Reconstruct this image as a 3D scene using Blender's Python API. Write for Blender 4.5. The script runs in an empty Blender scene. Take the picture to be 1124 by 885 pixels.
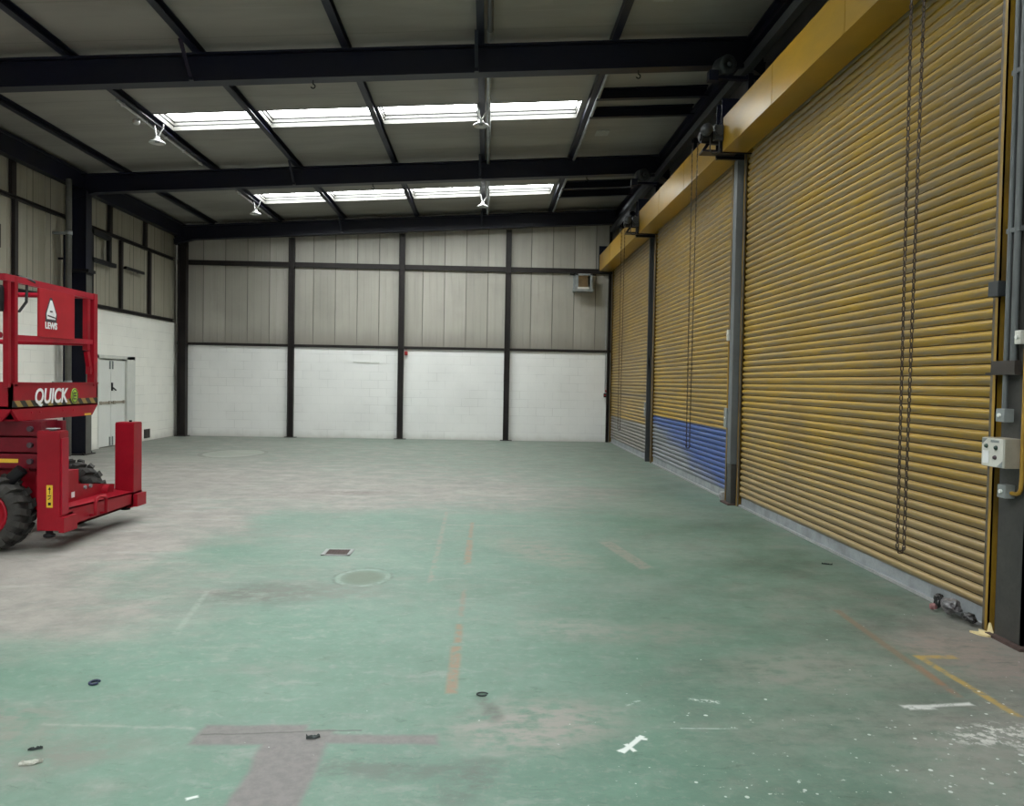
import bpy, bmesh, math, random
import numpy as np
from mathutils import Vector, Matrix
random.seed(7)
PI = math.pi
scene = bpy.context.scene
col = scene.collection

# ------------------------------------------------------------------ materials
def srgb(r, g, b):
    f = lambda c: (c/255/12.92) if c/255 <= .04045 else ((c/255+.055)/1.055)**2.4
    return (f(r), f(g), f(b))

class NT:
    def __init__(s, name):
        s.m = bpy.data.materials.new(name); s.m.use_nodes = True
        s.t = s.m.node_tree; s.t.nodes.clear()
        s.out = s.t.nodes.new('ShaderNodeOutputMaterial')
        s.b = s.t.nodes.new('ShaderNodeBsdfPrincipled')
        s.t.links.new(s.b.outputs[0], s.out.inputs[0])
        s._pos = None
    def n(s, typ, **kw):
        x = s.t.nodes.new(typ)
        for k, v in kw.items(): setattr(x, k, v)
        return x
    def put(s, sock, v):
        if hasattr(v, 'is_output') or isinstance(v, bpy.types.NodeSocket): s.t.links.new(v, sock)
        elif isinstance(v, (tuple, list)):
            sock.default_value = (*v, 1) if (len(v) == 3 and sock.type == 'RGBA') else v
        else: sock.default_value = v
    def math(s, op, a, b=0.0, c=None, clamp=False):
        x = s.n('ShaderNodeMath', operation=op); x.use_clamp = clamp
        s.put(x.inputs[0], a); s.put(x.inputs[1], b)
        if c is not None: s.put(x.inputs[2], c)
        return x.outputs[0]
    def pos(s):
        if s._pos is None: s._pos = s.n('ShaderNodeNewGeometry').outputs['Position']
        return s._pos
    def vmul(s, v, k):
        x = s.n('ShaderNodeVectorMath', operation='MULTIPLY'); s.put(x.inputs[0], v); x.inputs[1].default_value = k
        return x.outputs[0]
    def vadd(s, v, k):
        x = s.n('ShaderNodeVectorMath', operation='ADD'); s.put(x.inputs[0], v); s.put(x.inputs[1], k)
        return x.outputs[0]
    def noise(s, vec, scale, detail=4, rough=.55, col=False, dist=0):
        x = s.n('ShaderNodeTexNoise'); s.put(x.inputs['Vector'], vec)
        x.inputs['Scale'].default_value = scale; x.inputs['Detail'].default_value = detail
        x.inputs['Roughness'].default_value = rough; x.inputs['Distortion'].default_value = dist
        return x.outputs['Color' if col else 'Fac']
    def mix(s, f, a, b, blend='MIX'):
        x = s.n('ShaderNodeMix', data_type='RGBA', blend_type=blend); x.clamp_factor = True
        s.put(x.inputs[0], f); s.put(x.inputs[6], a); s.put(x.inputs[7], b)
        return x.outputs[2]
    def step(s, v, lo, hi, a=0., b=1.):
        x = s.n('ShaderNodeMapRange', interpolation_type='SMOOTHSTEP'); s.put(x.inputs[0], v)
        x.inputs[1].default_value = lo; x.inputs[2].default_value = hi
        x.inputs[3].default_value = a; x.inputs[4].default_value = b
        return x.outputs[0]
    def sep(s, v):
        x = s.n('ShaderNodeSeparateXYZ'); s.put(x.inputs[0], v); return x.outputs
    def comb(s, x_, y_, z_):
        x = s.n('ShaderNodeCombineXYZ'); s.put(x.inputs[0], x_); s.put(x.inputs[1], y_); s.put(x.inputs[2], z_)
        return x.outputs[0]
    def bump(s, h, strength=.3, dist=.01):
        x = s.n('ShaderNodeBump'); s.put(x.inputs['Height'], h); x.inputs['Strength'].default_value = strength
        x.inputs['Distance'].default_value = dist; s.t.links.new(x.outputs[0], s.b.inputs['Normal'])
    def base(s, c): s.put(s.b.inputs['Base Color'], c)
    def fin(s, rough=.5, metal=0., spec=None):
        s.put(s.b.inputs['Roughness'], rough); s.put(s.b.inputs['Metallic'], metal)
        if spec is not None: s.b.inputs['Specular IOR Level'].default_value = spec
        return s.m

def paint(name, c, rough=.5, metal=0., var=.25, scale=3., stretch=(1, 1, 1), c2=None, spec=None):
    t = NT(name)
    v = t.vmul(t.pos(), stretch)
    f = t.step(t.noise(v, scale, 5), .35, .7)
    c2 = c2 or tuple(x*(1-var) for x in c)
    f2 = t.step(t.noise(v, scale*9, 3), .45, .75)
    cc = t.mix(f, c, c2)
    cc = t.mix(t.math('MULTIPLY', f2, .35), cc, tuple(x*(1-var*1.3) for x in c))
    t.base(cc)
    return t.fin(rough, metal, spec)

M = {}
M['steel'] = paint('dark_steel_paint', (.0065, .0075, .020), .42, var=.35, scale=1.5, c2=(.010, .0105, .018), spec=.28)
M['post'] = paint('brown_black_post_paint', (.014, .011, .011), .5, var=.3, scale=2, c2=(.024, .019, .018), spec=.3)
M['colgrey'] = paint('grey_column_paint', (.10, .10, .088), .5, var=.4, scale=2.5, c2=(.06, .055, .045))
M['nearcol'] = paint('charcoal_column_paint', (.035, .034, .033), .5, var=.4, scale=4, c2=(.055, .052, .047))
M['trunk'] = paint('slate_grey_trunking', (.13, .14, .145), .45, var=.2, scale=2)
M['galv'] = paint('galvanised_steel', (.30, .32, .33), .45, .35, var=.3, scale=6, c2=(.2, .21, .21))
M['railgrey'] = paint('bottom_rail_grey', (.30, .32, .335), .45, .1, var=.3, scale=5, c2=(.2, .21, .22))
M['tubegrey'] = paint('dark_grey_tube', (.042, .046, .050), .45, var=.3, scale=2)
M['red'] = paint('red_machine_paint', (.31, .0040, .015), .42, var=.22, scale=2.2, spec=.3)
M['redboard'] = paint('red_sign_board', (.40, .010, .020), .5, var=.12, scale=4, spec=.3)
M['redsheen'] = paint('red_rail_paint', (.37, .008, .026), .38, var=.15, scale=3, spec=.35)
M['dred'] = paint('deep_red_arm_paint', (.15, .003, .012), .45, var=.3, scale=3, spec=.3)
M['black'] = paint('black_plastic', (.010, .010, .012), .5, var=.3, scale=8, spec=.25)
M['tyre'] = paint('dusty_black_rubber', (.026, .024, .022), .8, var=.3, scale=9, c2=(.045, .041, .036))
M['white'] = paint('white_enamel', (.75, .75, .72), .45, var=.06, scale=6)
M['lampwhite'] = paint('pale_grey_lamp_metal', (.55, .55, .54), .3, .3, var=.15, scale=12)
M['frame'] = paint('white_rooflight_frame', (.10, .096, .086), .45, var=.15, scale=5)
M['doorwhite'] = paint('white_door_paint', (.72, .73, .69), .45, var=.06, scale=1.5)
M['framegrey'] = paint('pale_door_frame', (.64, .65, .60), .5, var=.12, scale=2)
M['boxwhite'] = paint('pale_box_plastic', (.60, .59, .54), .5, var=.08, scale=12)
M['boxbeige'] = paint('beige_box_metal', (.33, .29, .23), .5, var=.15, scale=12)
M['boxgrey'] = paint('grey_switch_box', (.25, .27, .27), .5, var=.2, scale=12)
M['yelbox'] = paint('yellow_hood_paint', (.345, .195, .015), .30, var=.16, scale=1.6, stretch=(1, .7, 2.2), c2=(.275, .168, .026), spec=.45)
M['yelguide'] = paint('yellow_guide_paint', (.36, .205, .02), .45, var=.4, scale=5, stretch=(1, 1, .35), c2=(.10, .065, .025))
M['lip'] = paint('worn_guide_lip', (.12, .10, .075), .5, var=.5, scale=12, c2=(.055, .046, .036))
M['bar'] = paint('grey_glazing_bar', (.010, .010, .010), .5, var=.15, scale=5)
M['yelpipe'] = paint('yellow_conduit_paint', (.42, .24, .03), .4, var=.25, scale=6)
M['chain'] = paint('rusty_chain_steel', (.075, .050, .034), .5, .3, var=.4, scale=30)
M['decalyellow'] = paint('yellow_decal', (.75, .46, .03), .45, var=.1, scale=10)
M['decalgreen'] = paint('lime_green_decal', (.35, .55, .04), .45, var=.15, scale=10)
M['decalwhite'] = paint('white_decal', (.80, .80, .80), .45, var=.05, scale=10)
M['decaldark'] = paint('charcoal_decal', (.05, .03, .04), .5, var=.1, scale=10)
M['redbtn'] = paint('red_plastic', (.35, .02, .02), .4, var=.1, scale=10)
M['greenbtn'] = paint('dark_green_plastic', (.02, .05, .035), .4, var=.1, scale=10)
M['fanbrown'] = paint('brown_box_panel', (.20, .13, .06), .55, var=.3, scale=6)
M['brown'] = paint('brown_vent_plate', (.045, .036, .03), .6, var=.3, scale=6)
M['cream'] = paint('cream_light_leak', (.80, .66, .36), .6, var=.15, scale=20)  # pale tone of the light leak, put into the colour
M['rust'] = paint('rusty_iron', (.075, .045, .038), .8, var=.4, scale=18)
M['plastic'] = paint('dirty_grey_plastic', (.22, .21, .22), .35, var=.5, scale=14, c2=(.05, .045, .05))
M['bagblack'] = paint('black_bag_plastic', (.016, .015, .016), .35, var=.4, scale=14)
M['pink'] = paint('faded_pink_cloth', (.24, .11, .11), .8, var=.3, scale=14)
M['wrapper'] = paint('pale_wrapper_film', (.42, .42, .36), .4, var=.5, scale=25, c2=(.2, .21, .17))
M['chip'] = paint('dark_rubber_scrap', (.03, .04, .038), .7, var=.3, scale=20)
M['bluechip'] = paint('navy_plastic_scrap', (.02, .03, .07), .5, var=.3, scale=20)
M['cable'] = paint('black_cable_sheath', (.02, .02, .02), .5, var=.2, scale=20)
M['cablegrey'] = paint('grey_cable_sheath', (.35, .35, .35), .5, var=.2, scale=20)

# hazard stripe: diagonal black and dull yellow bands
t = NT('hazard_stripe_tape'); xyz = t.sep(t.pos())
d = t.math('ADD', xyz[1], t.math('MULTIPLY', xyz[2], 1.0))
fr = t.math('FRACT', t.math('DIVIDE', d, .165))
t.base(t.mix(t.step(fr, .47, .53), (.018, .016, .012), (.30, .19, .05))); M['hazard'] = t.fin(.5)

# roof sheets: grey liner with faint seams and stains
t = NT('grey_roof_liner'); p = t.pos(); xyz = t.sep(p)
n1 = t.noise(t.vmul(p, (.35, 1.2, 1)), 1.3, 5)
c = t.mix(t.step(n1, .35, .7), (.275, .262, .235), (.215, .205, .185))
fr = t.math('ABSOLUTE', t.math('SUBTRACT', t.math('FRACT', t.math('DIVIDE', xyz[1], 1.03)), .5))
c = t.mix(t.math('MULTIPLY', t.step(fr, .485, .498), .35), c, (.12, .115, .10))
n2 = t.noise(t.vmul(p, (.25, 6, 1)), 2.0, 3)
c = t.mix(t.math('MULTIPLY', t.step(n2, .55, .8), .35), c, (.33, .315, .29))
t.base(c); M['roof'] = t.fin(.6)

# rooflight panes: daylight coming through them
t = NT('skylight_glass'); p = t.pos(); xyz = t.sep(p)
fr = t.math('ABSOLUTE', t.math('SUBTRACT', t.math('FRACT', t.math('DIVIDE', xyz[1], .16)), .5))
k = t.math('SUBTRACT', 1.0, t.math('MULTIPLY', t.step(fr, .40, .5), .22))
t.base((.8, .8, .8)); t.put(t.b.inputs['Emission Color'], (.95, 1.0, .99))
t.put(t.b.inputs['Emission Strength'], t.math('MULTIPLY', k, 27.0)); M['sky'] = t.fin(.4)

# painted block walls
def blockwall(name, along, tone):
    t = NT(name); p = t.pos(); xyz = t.sep(p)
    v = t.comb(xyz[along], xyz[2], 0.0)
    br = t.n('ShaderNodeTexBrick'); t.put(br.inputs['Vector'], v)
    br.inputs['Scale'].default_value = 1.0; br.inputs['Brick Width'].default_value = .45
    br.inputs['Row Height'].default_value = .225; br.inputs['Mortar Size'].default_value = .006
    br.inputs['Mortar Smooth'].default_value = .6
    br.inputs['Color1'].default_value = (1, 1, 1, 1); br.inputs['Color2'].default_value = (.975, .975, .975, 1)
    br.inputs['Mortar'].default_value = (.82, .82, .82, 1)
    n1 = t.noise(p, .9, 5); c = t.mix(t.step(n1, .35, .75), tone, tuple(x*.93 for x in tone))
    ms = t.step(t.noise(p, 1.7, 3), .42, .62)
    c = t.mix(ms, c, t.mix(1.0, c, br.outputs['Color'], 'MULTIPLY'))
    c = t.mix(.35, c, t.mix(1.0, c, br.outputs['Color'], 'MULTIPLY'))
    # splash dirt along the foot of the wall and a few chips
    low = t.step(t.math('ADD', xyz[2], t.math('MULTIPLY', t.noise(p, 3.0, 4), .25)), .10, .32, .5, 0.)
    c = t.mix(low, c, (.42, .40, .36))
    chips = t.step(t.noise(p, 7.0, 6, .7), .735, .76)
    c = t.mix(t.math('MULTIPLY', chips, .6), c, (.25, .24, .22))
    t.base(c); t.bump(br.outputs['Fac'], .25, -.006)
    return t.fin(.55)
M['blockB'] = blockwall('white_block_paint_back', 0, (.80, .80, .78))
M['blockL'] = blockwall('white_block_paint_side', 1, (.88, .87, .80))

# cladding liner panels
def cladding(name, along, tone, tone2, off):
    t = NT(name); p = t.pos(); xyz = t.sep(p)
    cell = t.math('FLOOR', t.math('DIVIDE', t.math('SUBTRACT', xyz[along], off), .585))
    wn = t.n('ShaderNodeTexWhiteNoise', noise_dimensions='1D'); t.put(wn.inputs['W'], cell)
    c = t.mix(wn.outputs['Value'], tone, tone2)
    st = (5, 5, .25)
    n1 = t.noise(t.vmul(p, st), 1.6, 5); c = t.mix(t.math('MULTIPLY', t.step(n1, .4, .8), .28), c, tuple(x*.66 for x in tone2))
    n2 = t.noise(p, .8, 4); c = t.mix(t.math('MULTIPLY', t.step(n2, .45, .75), .5), c, tuple(x*.75 for x in tone2))
    sf = t.math('ABSOLUTE', t.math('SUBTRACT', t.math('FRACT', t.math('DIVIDE', t.math('SUBTRACT', xyz[along], off), .585)), .5))
    c = t.mix(t.math('MULTIPLY', t.step(sf, .478, .49), .75), c, (.07, .062, .052))
    # old tide mark above the block wall
    zz = t.math('ADD', xyz[2], t.math('MULTIPLY', t.math('SUBTRACT', t.noise(t.vmul(p, (1, 1, .3)), 2.3, 4), .5), .5))
    band = t.step(zz, 2.5, 3.1, .6, 0.)
    c = t.mix(band, c, (.20, .18, .155))
    t.base(c); return t.fin(.5)
M['cladB'] = cladding('pale_liner_cladding_back', 0, (.40, .38, .335), (.32, .305, .265), -8.2)
M['cladL'] = cladding('pale_liner_cladding_side', 1, (.37, .345, .275), (.29, .27, .21), .1)
M['cladR'] = paint('dark_grey_cladding', (.10, .10, .10), .6, var=.3, scale=1.2)

# shutter laths
def shutter_mat(name, kind):
    t = NT(name); p = t.pos(); xyz = t.sep(p)
    nA = t.noise(t.vmul(p, (1, .5, 9)), 2.2, 5)
    nB = t.noise(p, .55, 4)
    nC = t.noise(t.vmul(p, (1, .9, 26)), 3.0, 4, .65)
    yel = t.mix(t.step(nB, .4, .62), (.41, .250, .021), (.315, .192, .026))
    # worn, greyish film in streaks along the laths; bright fresh patches remain
    worn = t.mix(t.step(nA, .3, .7), (.265, .187, .086), (.228, .173, .10))
    c = t.mix(t.math('MULTIPLY', t.step(nC, .45, .68), .42), yel, worn)
    c = t.mix(t.math('MULTIPLY', t.step(t.noise(t.vmul(p, (1, .6, 3)), 1.1, 4), .5, .72), .55), c, (.27, .19, .08))
    ph = t.math('FRACT', t.math('DIVIDE', t.math('SUBTRACT', xyz[2], .12), .0755))
    rub = t.math('MULTIPLY', t.step(ph, .06, .22), t.step(ph, .40, .58, 1., 0.))     # paint rubbed off where the laths roll over each other
    rub = t.math('MULTIPLY', rub, t.step(t.noise(t.vmul(p, (1, .8, 4)), 1.7, 5, .65), .36, .58))
    c = t.mix(t.math('MULTIPLY', rub, .8), c, (.205, .165, .115))
    scr = t.math('MULTIPLY', t.math('MULTIPLY', t.step(ph, .02, .06), t.step(ph, .10, .16, 1., 0.)), t.step(t.noise(t.vmul(p, (1, 1.5, 5)), 2.6, 4, .6), .5, .6))
    c = t.mix(t.math('MULTIPLY', scr, .6), c, (.42, .38, .32))
    darkening = t.step(t.noise(t.vmul(p, (1, 2.2, 14)), 5.0, 5, .7), .60, .74)  # streaks of grime on the laths
    c = t.mix(t.math('MULTIPLY', darkening, .45), c, (.075, .06, .045))
    # foot of the door: bare grey and dusty
    wob = t.math('MULTIPLY', t.math('SUBTRACT', t.noise(t.vmul(p, (1, .7, 2)), 1.5, 5), .5), .5)
    if kind == 'near':
        zz = t.math('ADD', xyz[2], wob)
        c = t.mix(t.step(zz, .25, 1.15, .62, 0.), c, (.30, .23, .135))
    if kind == 'blue':
        edge = t.math('ADD', xyz[2], t.math('MULTIPLY', wob, .06))
        blue = t.mix(t.step(nC, .4, .7), (.040, .088, .30), (.060, .105, .27))
        grey = t.mix(t.step(nA, .3, .7), (.24, .255, .28), (.17, .175, .18))
        ln = t.math('SUBTRACT', t.math('ADD', xyz[2], wob), t.math('SUBTRACT', t.math('MULTIPLY', xyz[1], .165), 1.76))
        bl = t.mix(t.step(ln, -.16, .22), grey, blue)
        c = t.mix(t.step(edge, .965, .985), bl, c)
    if kind == 'grey':
        grey = t.mix(t.step(nA, .3, .7), (.25, .25, .25), (.16, .16, .155))
        c = t.mix(t.step(xyz[2], .715, .735), grey, c)
        ln = t.step(t.math('ABSOLUTE', t.math('SUBTRACT', xyz[2], 1.34)), .02, .05, .8, 0.)
        c = t.mix(ln, c, (.10, .075, .045))
        c = t.mix(.28, c, (.26, .20, .13))
    t.base(c)
    return t.fin(.40)
for k in ('near', 'blue', 'grey'): M['sh_'+k] = shutter_mat('yellow_shutter_lath_'+k, k)
M['groove'] = paint('oily_lath_joint', (.045, .032, .018), .6, var=.3, scale=5)

# ------------------------------------------------------------------ floor material
def floor_mat():
    t = NT('worn_green_floor_paint'); p = t.pos()
    att = t.n('ShaderNodeAttribute', attribute_name='cover').outputs['Fac']
    spk = t.n('ShaderNodeAttribute', attribute_name='speck').outputs['Fac']
    dkn = t.n('ShaderNodeAttribute', attribute_name='darkening').outputs['Fac']
    warp = t.noise(p, 2.6, 5, .6, col=True)
    w = t.n('ShaderNodeVectorMath', operation='SUBTRACT'); t.put(w.inputs[0], warp); w.inputs[1].default_value = (.5, .5, .5)
    wv = w.outputs[0]
    def warped(k):
        s_ = t.n('ShaderNodeVectorMath', operation='SCALE'); t.put(s_.inputs[0], wv); s_.inputs['Scale'].default_value = k
        return t.vadd(p, s_.outputs[0])
    warped0 = warped(.3)
    n_big = t.noise(p, .7, 6, .6); n_mid = t.noise(p, 3.2, 6, .65); n_fine = t.noise(p, 22, 5, .7)
    n_str = t.noise(t.vmul(p, (.8, 3.0, 1)), 1.6, 5, .6)
    conc = t.mix(t.step(n_mid, .35, .7), (.335, .308, .281), (.245, .223, .204))
    conc = t.mix(t.math('MULTIPLY', t.step(n_str, .5, .72), .55), conc, (.44, .42, .39))
    conc = t.mix(t.math('MULTIPLY', t.step(t.noise(p, 1.1, 5), .52, .7), .35), conc, (.26, .275, .235))
    green = t.mix(t.step(n_big, .35, .68), (.118, .222, .164), (.160, .265, .207))
    green = t.mix(t.math('MULTIPLY', t.step(n_mid, .48, .72), .55), green, (.215, .265, .225))
    green = t.mix(t.math('MULTIPLY', t.step(n_str, .5, .75), .4), green, (.14, .235, .18))
    cv = t.math('ADD', att, t.math('MULTIPLY', t.math('SUBTRACT', n_mid, .5), .9))
    cv = t.math('ADD', cv, t.math('MULTIPLY', t.math('SUBTRACT', n_fine, .5), .35))
    cv = t.math('ADD', cv, t.math('MULTIPLY', t.math('SUBTRACT', n_str, .5), .5))
    c = t.mix(t.step(cv, .15, .85), conc, green)
    c = t.mix(t.math('MULTIPLY', t.step(n_fine, .5, .72), .30), c, (.40, .39, .36))
    scuff = t.step(t.noise(t.vmul(warped0, (1.2, 4.5, 1)), 4.2, 6, .74), .56, .70)
    c = t.mix(t.math('MULTIPLY', scuff, .6), c, t.mix(1.0, c, (.50, .56, .52), 'MULTIPLY'))
    scuff2 = t.step(t.noise(t.vmul(warped0, (1.0, 3.2, 1)), 2.3, 6, .72), .54, .68)
    c = t.mix(t.math('MULTIPLY', scuff2, .5), c, (.30, .315, .285))
    mott = t.step(t.noise(p, 9.0, 6, .75), .40, .66)
    c = t.mix(t.math('MULTIPLY', mott, .35), c, t.mix(1.0, c, (.72, .74, .74), 'MULTIPLY'))
    scratch = t.step(t.noise(t.vmul(warped0, (2.0, 16, 1)), 3.1, 5, .7), .62, .70)
    c = t.mix(t.math('MULTIPLY', scratch, .45), c, (.11, .12, .105))
    c = t.mix(t.math('MULTIPLY', t.step(t.noise(p, 44, 4, .75), .56, .70), .32), c, (.10, .12, .10))
    dark_fac = t.math('MULTIPLY', dkn, t.math('ADD', .55, t.math('MULTIPLY', t.step(t.noise(p, 2.1, 6, .7), .3, .7), .6)))
    c = t.mix(dark_fac, c, t.mix(1.0, c, (.40, .455, .425), 'MULTIPLY'))  # darker by the attribute, mostly along the shutters and at the far end
    pw = {k: t.sep(warped(k)) for k in (.02, .07, .25)}
    def ell(cx, cy, rx, ry, rot=0, soft=.3, k=.25):
        P = pw[k]; ca, sa = math.cos(rot), math.sin(rot)
        dx = t.math('SUBTRACT', P[0], cx); dy = t.math('SUBTRACT', P[1], cy)
        u = t.math('DIVIDE', t.math('ADD', t.math('MULTIPLY', dx, ca), t.math('MULTIPLY', dy, sa)), rx)
        v = t.math('DIVIDE', t.math('SUBTRACT', t.math('MULTIPLY', dy, ca), t.math('MULTIPLY', dx, sa)), ry)
        r = t.math('SQRT', t.math('ADD', t.math('MULTIPLY', u, u), t.math('MULTIPLY', v, v)))
        return r, t.step(r, 1-soft, 1+soft, 1., 0.)
    def rect(x0, x1, y0, y1, soft=.02, k=.07):
        P = pw[k]
        a = t.math('MINIMUM', t.math('SUBTRACT', P[0], x0), t.math('SUBTRACT', x1, P[0]))
        b = t.math('MINIMUM', t.math('SUBTRACT', P[1], y0), t.math('SUBTRACT', y1, P[1]))
        return t.step(t.math('MINIMUM', a, b), -soft, soft)
    def seg(x0, y0, x1, y1, wd, soft=.015, k=.02):
        P = pw[k]; L = math.hypot(x1-x0, y1-y0); ux, uy = (x1-x0)/L, (y1-y0)/L
        dx = t.math('SUBTRACT', P[0], x0); dy = t.math('SUBTRACT', P[1], y0)
        al = t.math('ADD', t.math('MULTIPLY', dx, ux), t.math('MULTIPLY', dy, uy))
        ac = t.math('ABSOLUTE', t.math('SUBTRACT', t.math('MULTIPLY', dy, ux), t.math('MULTIPLY', dx, uy)))
        m = t.math('MINIMUM', t.math('SUBTRACT', wd, ac), t.math('MINIMUM', al, t.math('SUBTRACT', L, al)))
        return t.step(m, -soft, soft)
    wear = t.step(t.noise(p, 14, 4, .7), .32, .56)     # how much of an old line is left
    wear2 = t.step(t.noise(p, 9, 5, .7), .40, .55)
    def lay(c, m, colr, s): return t.mix(t.math('MULTIPLY', m, s), c, colr)
    DK = (.085, .095, .08)
    smudge = t.step(t.math('ADD', t.noise(t.vmul(p, (1, 1.8, 1)), 6.5, 6, .72), t.math('MULTIPLY', n_mid, .35)), .52, .78)
    # wide stains (x, y, rx, ry, rot, colour, strength)
    for (x, y, rx, ry, rot, cl, st) in [
        (-1.62, 5.85, .42, .30, .2, DK, .55), (-1.25, 5.9, .55, .22, .1, (.15, .15, .13), .5),
        (-1.85, 11.1, .62, .20, .05, (.16, .13, .115), .6), (-2.6, 10.7, .35, .12, 0, (.2, .17, .15), .5),
        (-.25, 12.3, .25, .12, 0, (.13, .13, .12), .6), (.25, 3.62, .38, .26, .3, (.25, .235, .21), .75),
        (-2.45, 3.45, .62, .16, .15, (.22, .20, .175), .55), (-1.75, 3.3, .25, .14, .5, (.17, .175, .15), .7),
        (-2.3, 3.75, .35, .10, 0, (.24, .21, .19), .55), (-1.15, 4.35, .3, .1, .2, (.2, .22, .19), .35),
        (1.1, 5.0, .5, .22, .2, (.19, .20, .17), .55), (.55, 5.1, .3, .2, 0, (.25, .25, .22), .5),
        (1.2, 6.1, .4, .3, .4, (.16, .20, .17), .45), (-.4, 3.2, .38, .07, .1, DK, .5),
        (-.05, 3.1, .16, .10, .9, DK, .6), (.06, 3.78, .05, .09, .3, DK, .7), (.0, 3.92, .03, .06, 0, DK, .6),
        (2.95, 4.75, .35, .3, 0, (.26, .21, .185), .75), (3.15, 4.4, .45, .25, .2, (.25, .2, .18), .7),
        (1.9, 4.35, .55, .35, .2, (.235, .235, .205), .5), (2.3, 3.3, .5, .5, .2, (.24, .235, .21), .5),
        (1.55, 3.6, .5, .2, .3, (.2, .22, .19), .45), (-5.9, 15.2, 1.3, .6, 0, (.30, .31, .27), .4),
        (1.9, 7.5, .5, .5, .3, (.2, .235, .2), .4), (.55, 7.4, .3, .7, .5, (.27, .23, .2), .45),
        (2.3, 10.2, .5, .9, .2, (.22, .24, .21), .4), (-4.8, 6.6, 1.2, .5, .2, (.36, .335, .31), .4)]:
        c = lay(c, t.math('MULTIPLY', ell(x, y, rx, ry, rot, .6)[1], smudge), cl, st*1.35)
    # concrete patch in a T shape
    tp = t.math('MAXIMUM', rect(-1.27, -.80, 3.42, 3.62), t.math('MAXIMUM', rect(-.95, -.67, 2.3, 3.56), rect(-.9, -.19, 3.43, 3.52)))
    pc = t.mix(t.step(n_fine, .35, .7), (.175, .152, .149), (.125, .110, .109))
    c = lay(c, tp, pc, .92)
    c = lay(c, seg(-1.25, 3.52, -.55, 3.56, .006, .006, .07), (.05, .045, .04), .7)
    c = lay(c, t.math('MULTIPLY', seg(-2.0, 3.62, -1.3, 3.58, .010, .015, .07), wear), (.36, .35, .32), .45)
    # round filled-in pit with a scratched ring, and a far ring
    r, mk = ell(-.97, 6.35, .155, .22, 0, .35, .07); c = lay(c, t.math('MULTIPLY', mk, t.step(n_mid, .15, .5)), (.105, .135, .092), .8)
    rg = t.step(t.math('ABSOLUTE', t.math('SUBTRACT', r, 1.45)), .03, .12, 1., 0.); c = lay(c, t.math('MULTIPLY', rg, wear2), (.09, .12, .10), .65)
    rg2 = t.step(t.math('ABSOLUTE', t.math('SUBTRACT', r, 1.22)), .06, .2, 1., 0.); c = lay(c, t.math('MULTIPLY', rg2, wear2), (.30, .38, .33), .4)
    r, mk = ell(-5.25, 16.6, .62, .95, 0, .2, .07); c = lay(c, mk, (.36, .38, .33), .35)
    rg = t.step(t.math('ABSOLUTE', t.math('SUBTRACT', r, 1.0)), .03, .10, 1., 0.); c = lay(c, t.math('MULTIPLY', rg, wear), (.12, .12, .10), .75)
    # broken orange guide line, faint companions
    OR = (.28, .145, .085)
    for a in [(-.155, 4.0, -.155, 4.72, .030), (-.15, 4.78, -.15, 5.15, .022), (-.145, 6.85, -.14, 7.9, .030), (-.14, 8.0, -.135, 8.9, .02)]:
        c = lay(c, t.math('MULTIPLY', seg(*a), wear), OR, .72)
    c = lay(c, t.math('MULTIPLY', seg(-.15, 5.3, -.145, 6.0, .018), wear2), (.24, .17, .13), .6)
    c = lay(c, t.math('MULTIPLY', seg(-.42, 6.2, -.46, 9.6, .022), wear2), (.27, .22, .18), .6)
    c = lay(c, t.math('MULTIPLY', seg(-.42, 8.72, .55, 8.70, .03), wear), (.28, .25, .22), .55)
    c = lay(c, t.math('MULTIPLY', seg(1.42, 6.75, 1.22, 7.9, .07), wear), (.29, .23, .2), .55)
    c = lay(c, t.math('MULTIPLY', seg(-1.9, 4.9, -2.05, 5.9, .02), wear), (.36, .39, .35), .35)
    # yellow corner line and rust-brown line beside the near door
    YE = (.43, .28, .07)
    c = lay(c, t.math('MULTIPLY', seg(2.61, 4.60, 2.64, 3.74, .022), wear), YE, .85)
    c = lay(c, t.math('MULTIPLY', seg(2.59, 4.585, 2.83, 4.585, .028), wear), YE, .85)
    c = lay(c, seg(2.54, 5.55, 2.49, 4.15, .026), (.20, .135, .085), .7)
    c = lay(c, t.math('MULTIPLY', seg(2.52, 4.45, 2.485, 3.98, .02), wear), OR, .6)
    # white paint: a splash like a little glider, streaks, drips and specks
    WH = (.72, .75, .72)
    g = seg(.615, 3.36, .735, 3.52, .013, .005); g = t.math('MAXIMUM', g, seg(.70, 3.50, .75, 3.485, .010, .005))
    g = t.math('MAXIMUM', g, seg(.60, 3.37, .66, 3.415, .008, .005)); g = t.math('MAXIMUM', g, seg(.645, 3.44, .675, 3.37, .010, .005))
    c = lay(c, g, WH, .9)
    g = t.math('MAXIMUM', seg(2.12, 3.85, 2.50, 3.90, .016, .014, .07), seg(2.14, 3.835, 2.27, 3.85, .022, .014, .07)); c = lay(c, t.math('MULTIPLY', g, t.step(n_fine, .3, .5)), (.62, .62, .60), .85)
    g = t.math('MAXIMUM', ell(2.38, 3.55, .22, .10, .3, .5, .07)[1], ell(2.6, 3.45, .2, .16, 0, .5, .07)[1])
    c = lay(c, t.math('MULTIPLY', g, t.step(t.noise(p, 16, 5, .7), .49, .57)), (.62, .60, .57), .8)
    c = lay(c, t.math('MULTIPLY', seg(.93, 3.60, 1.2, 3.6, .004, .004), wear), WH, .5)
    g = t.math('MULTIPLY', t.math('MAXIMUM', seg(.72, 3.86, .80, 3.92, .008, .008, .07), seg(1.06, 3.93, 1.2, 3.90, .014, .014, .07)), t.step(t.noise(p, 40, 4, .7), .44, .54))
    c = lay(c, t.math('MULTIPLY', g, wear2), WH, .85)
    c = lay(c, seg(-1.11, 2.98, -1.075, 3.0, .010, .006, .07), WH, .85)
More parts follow.
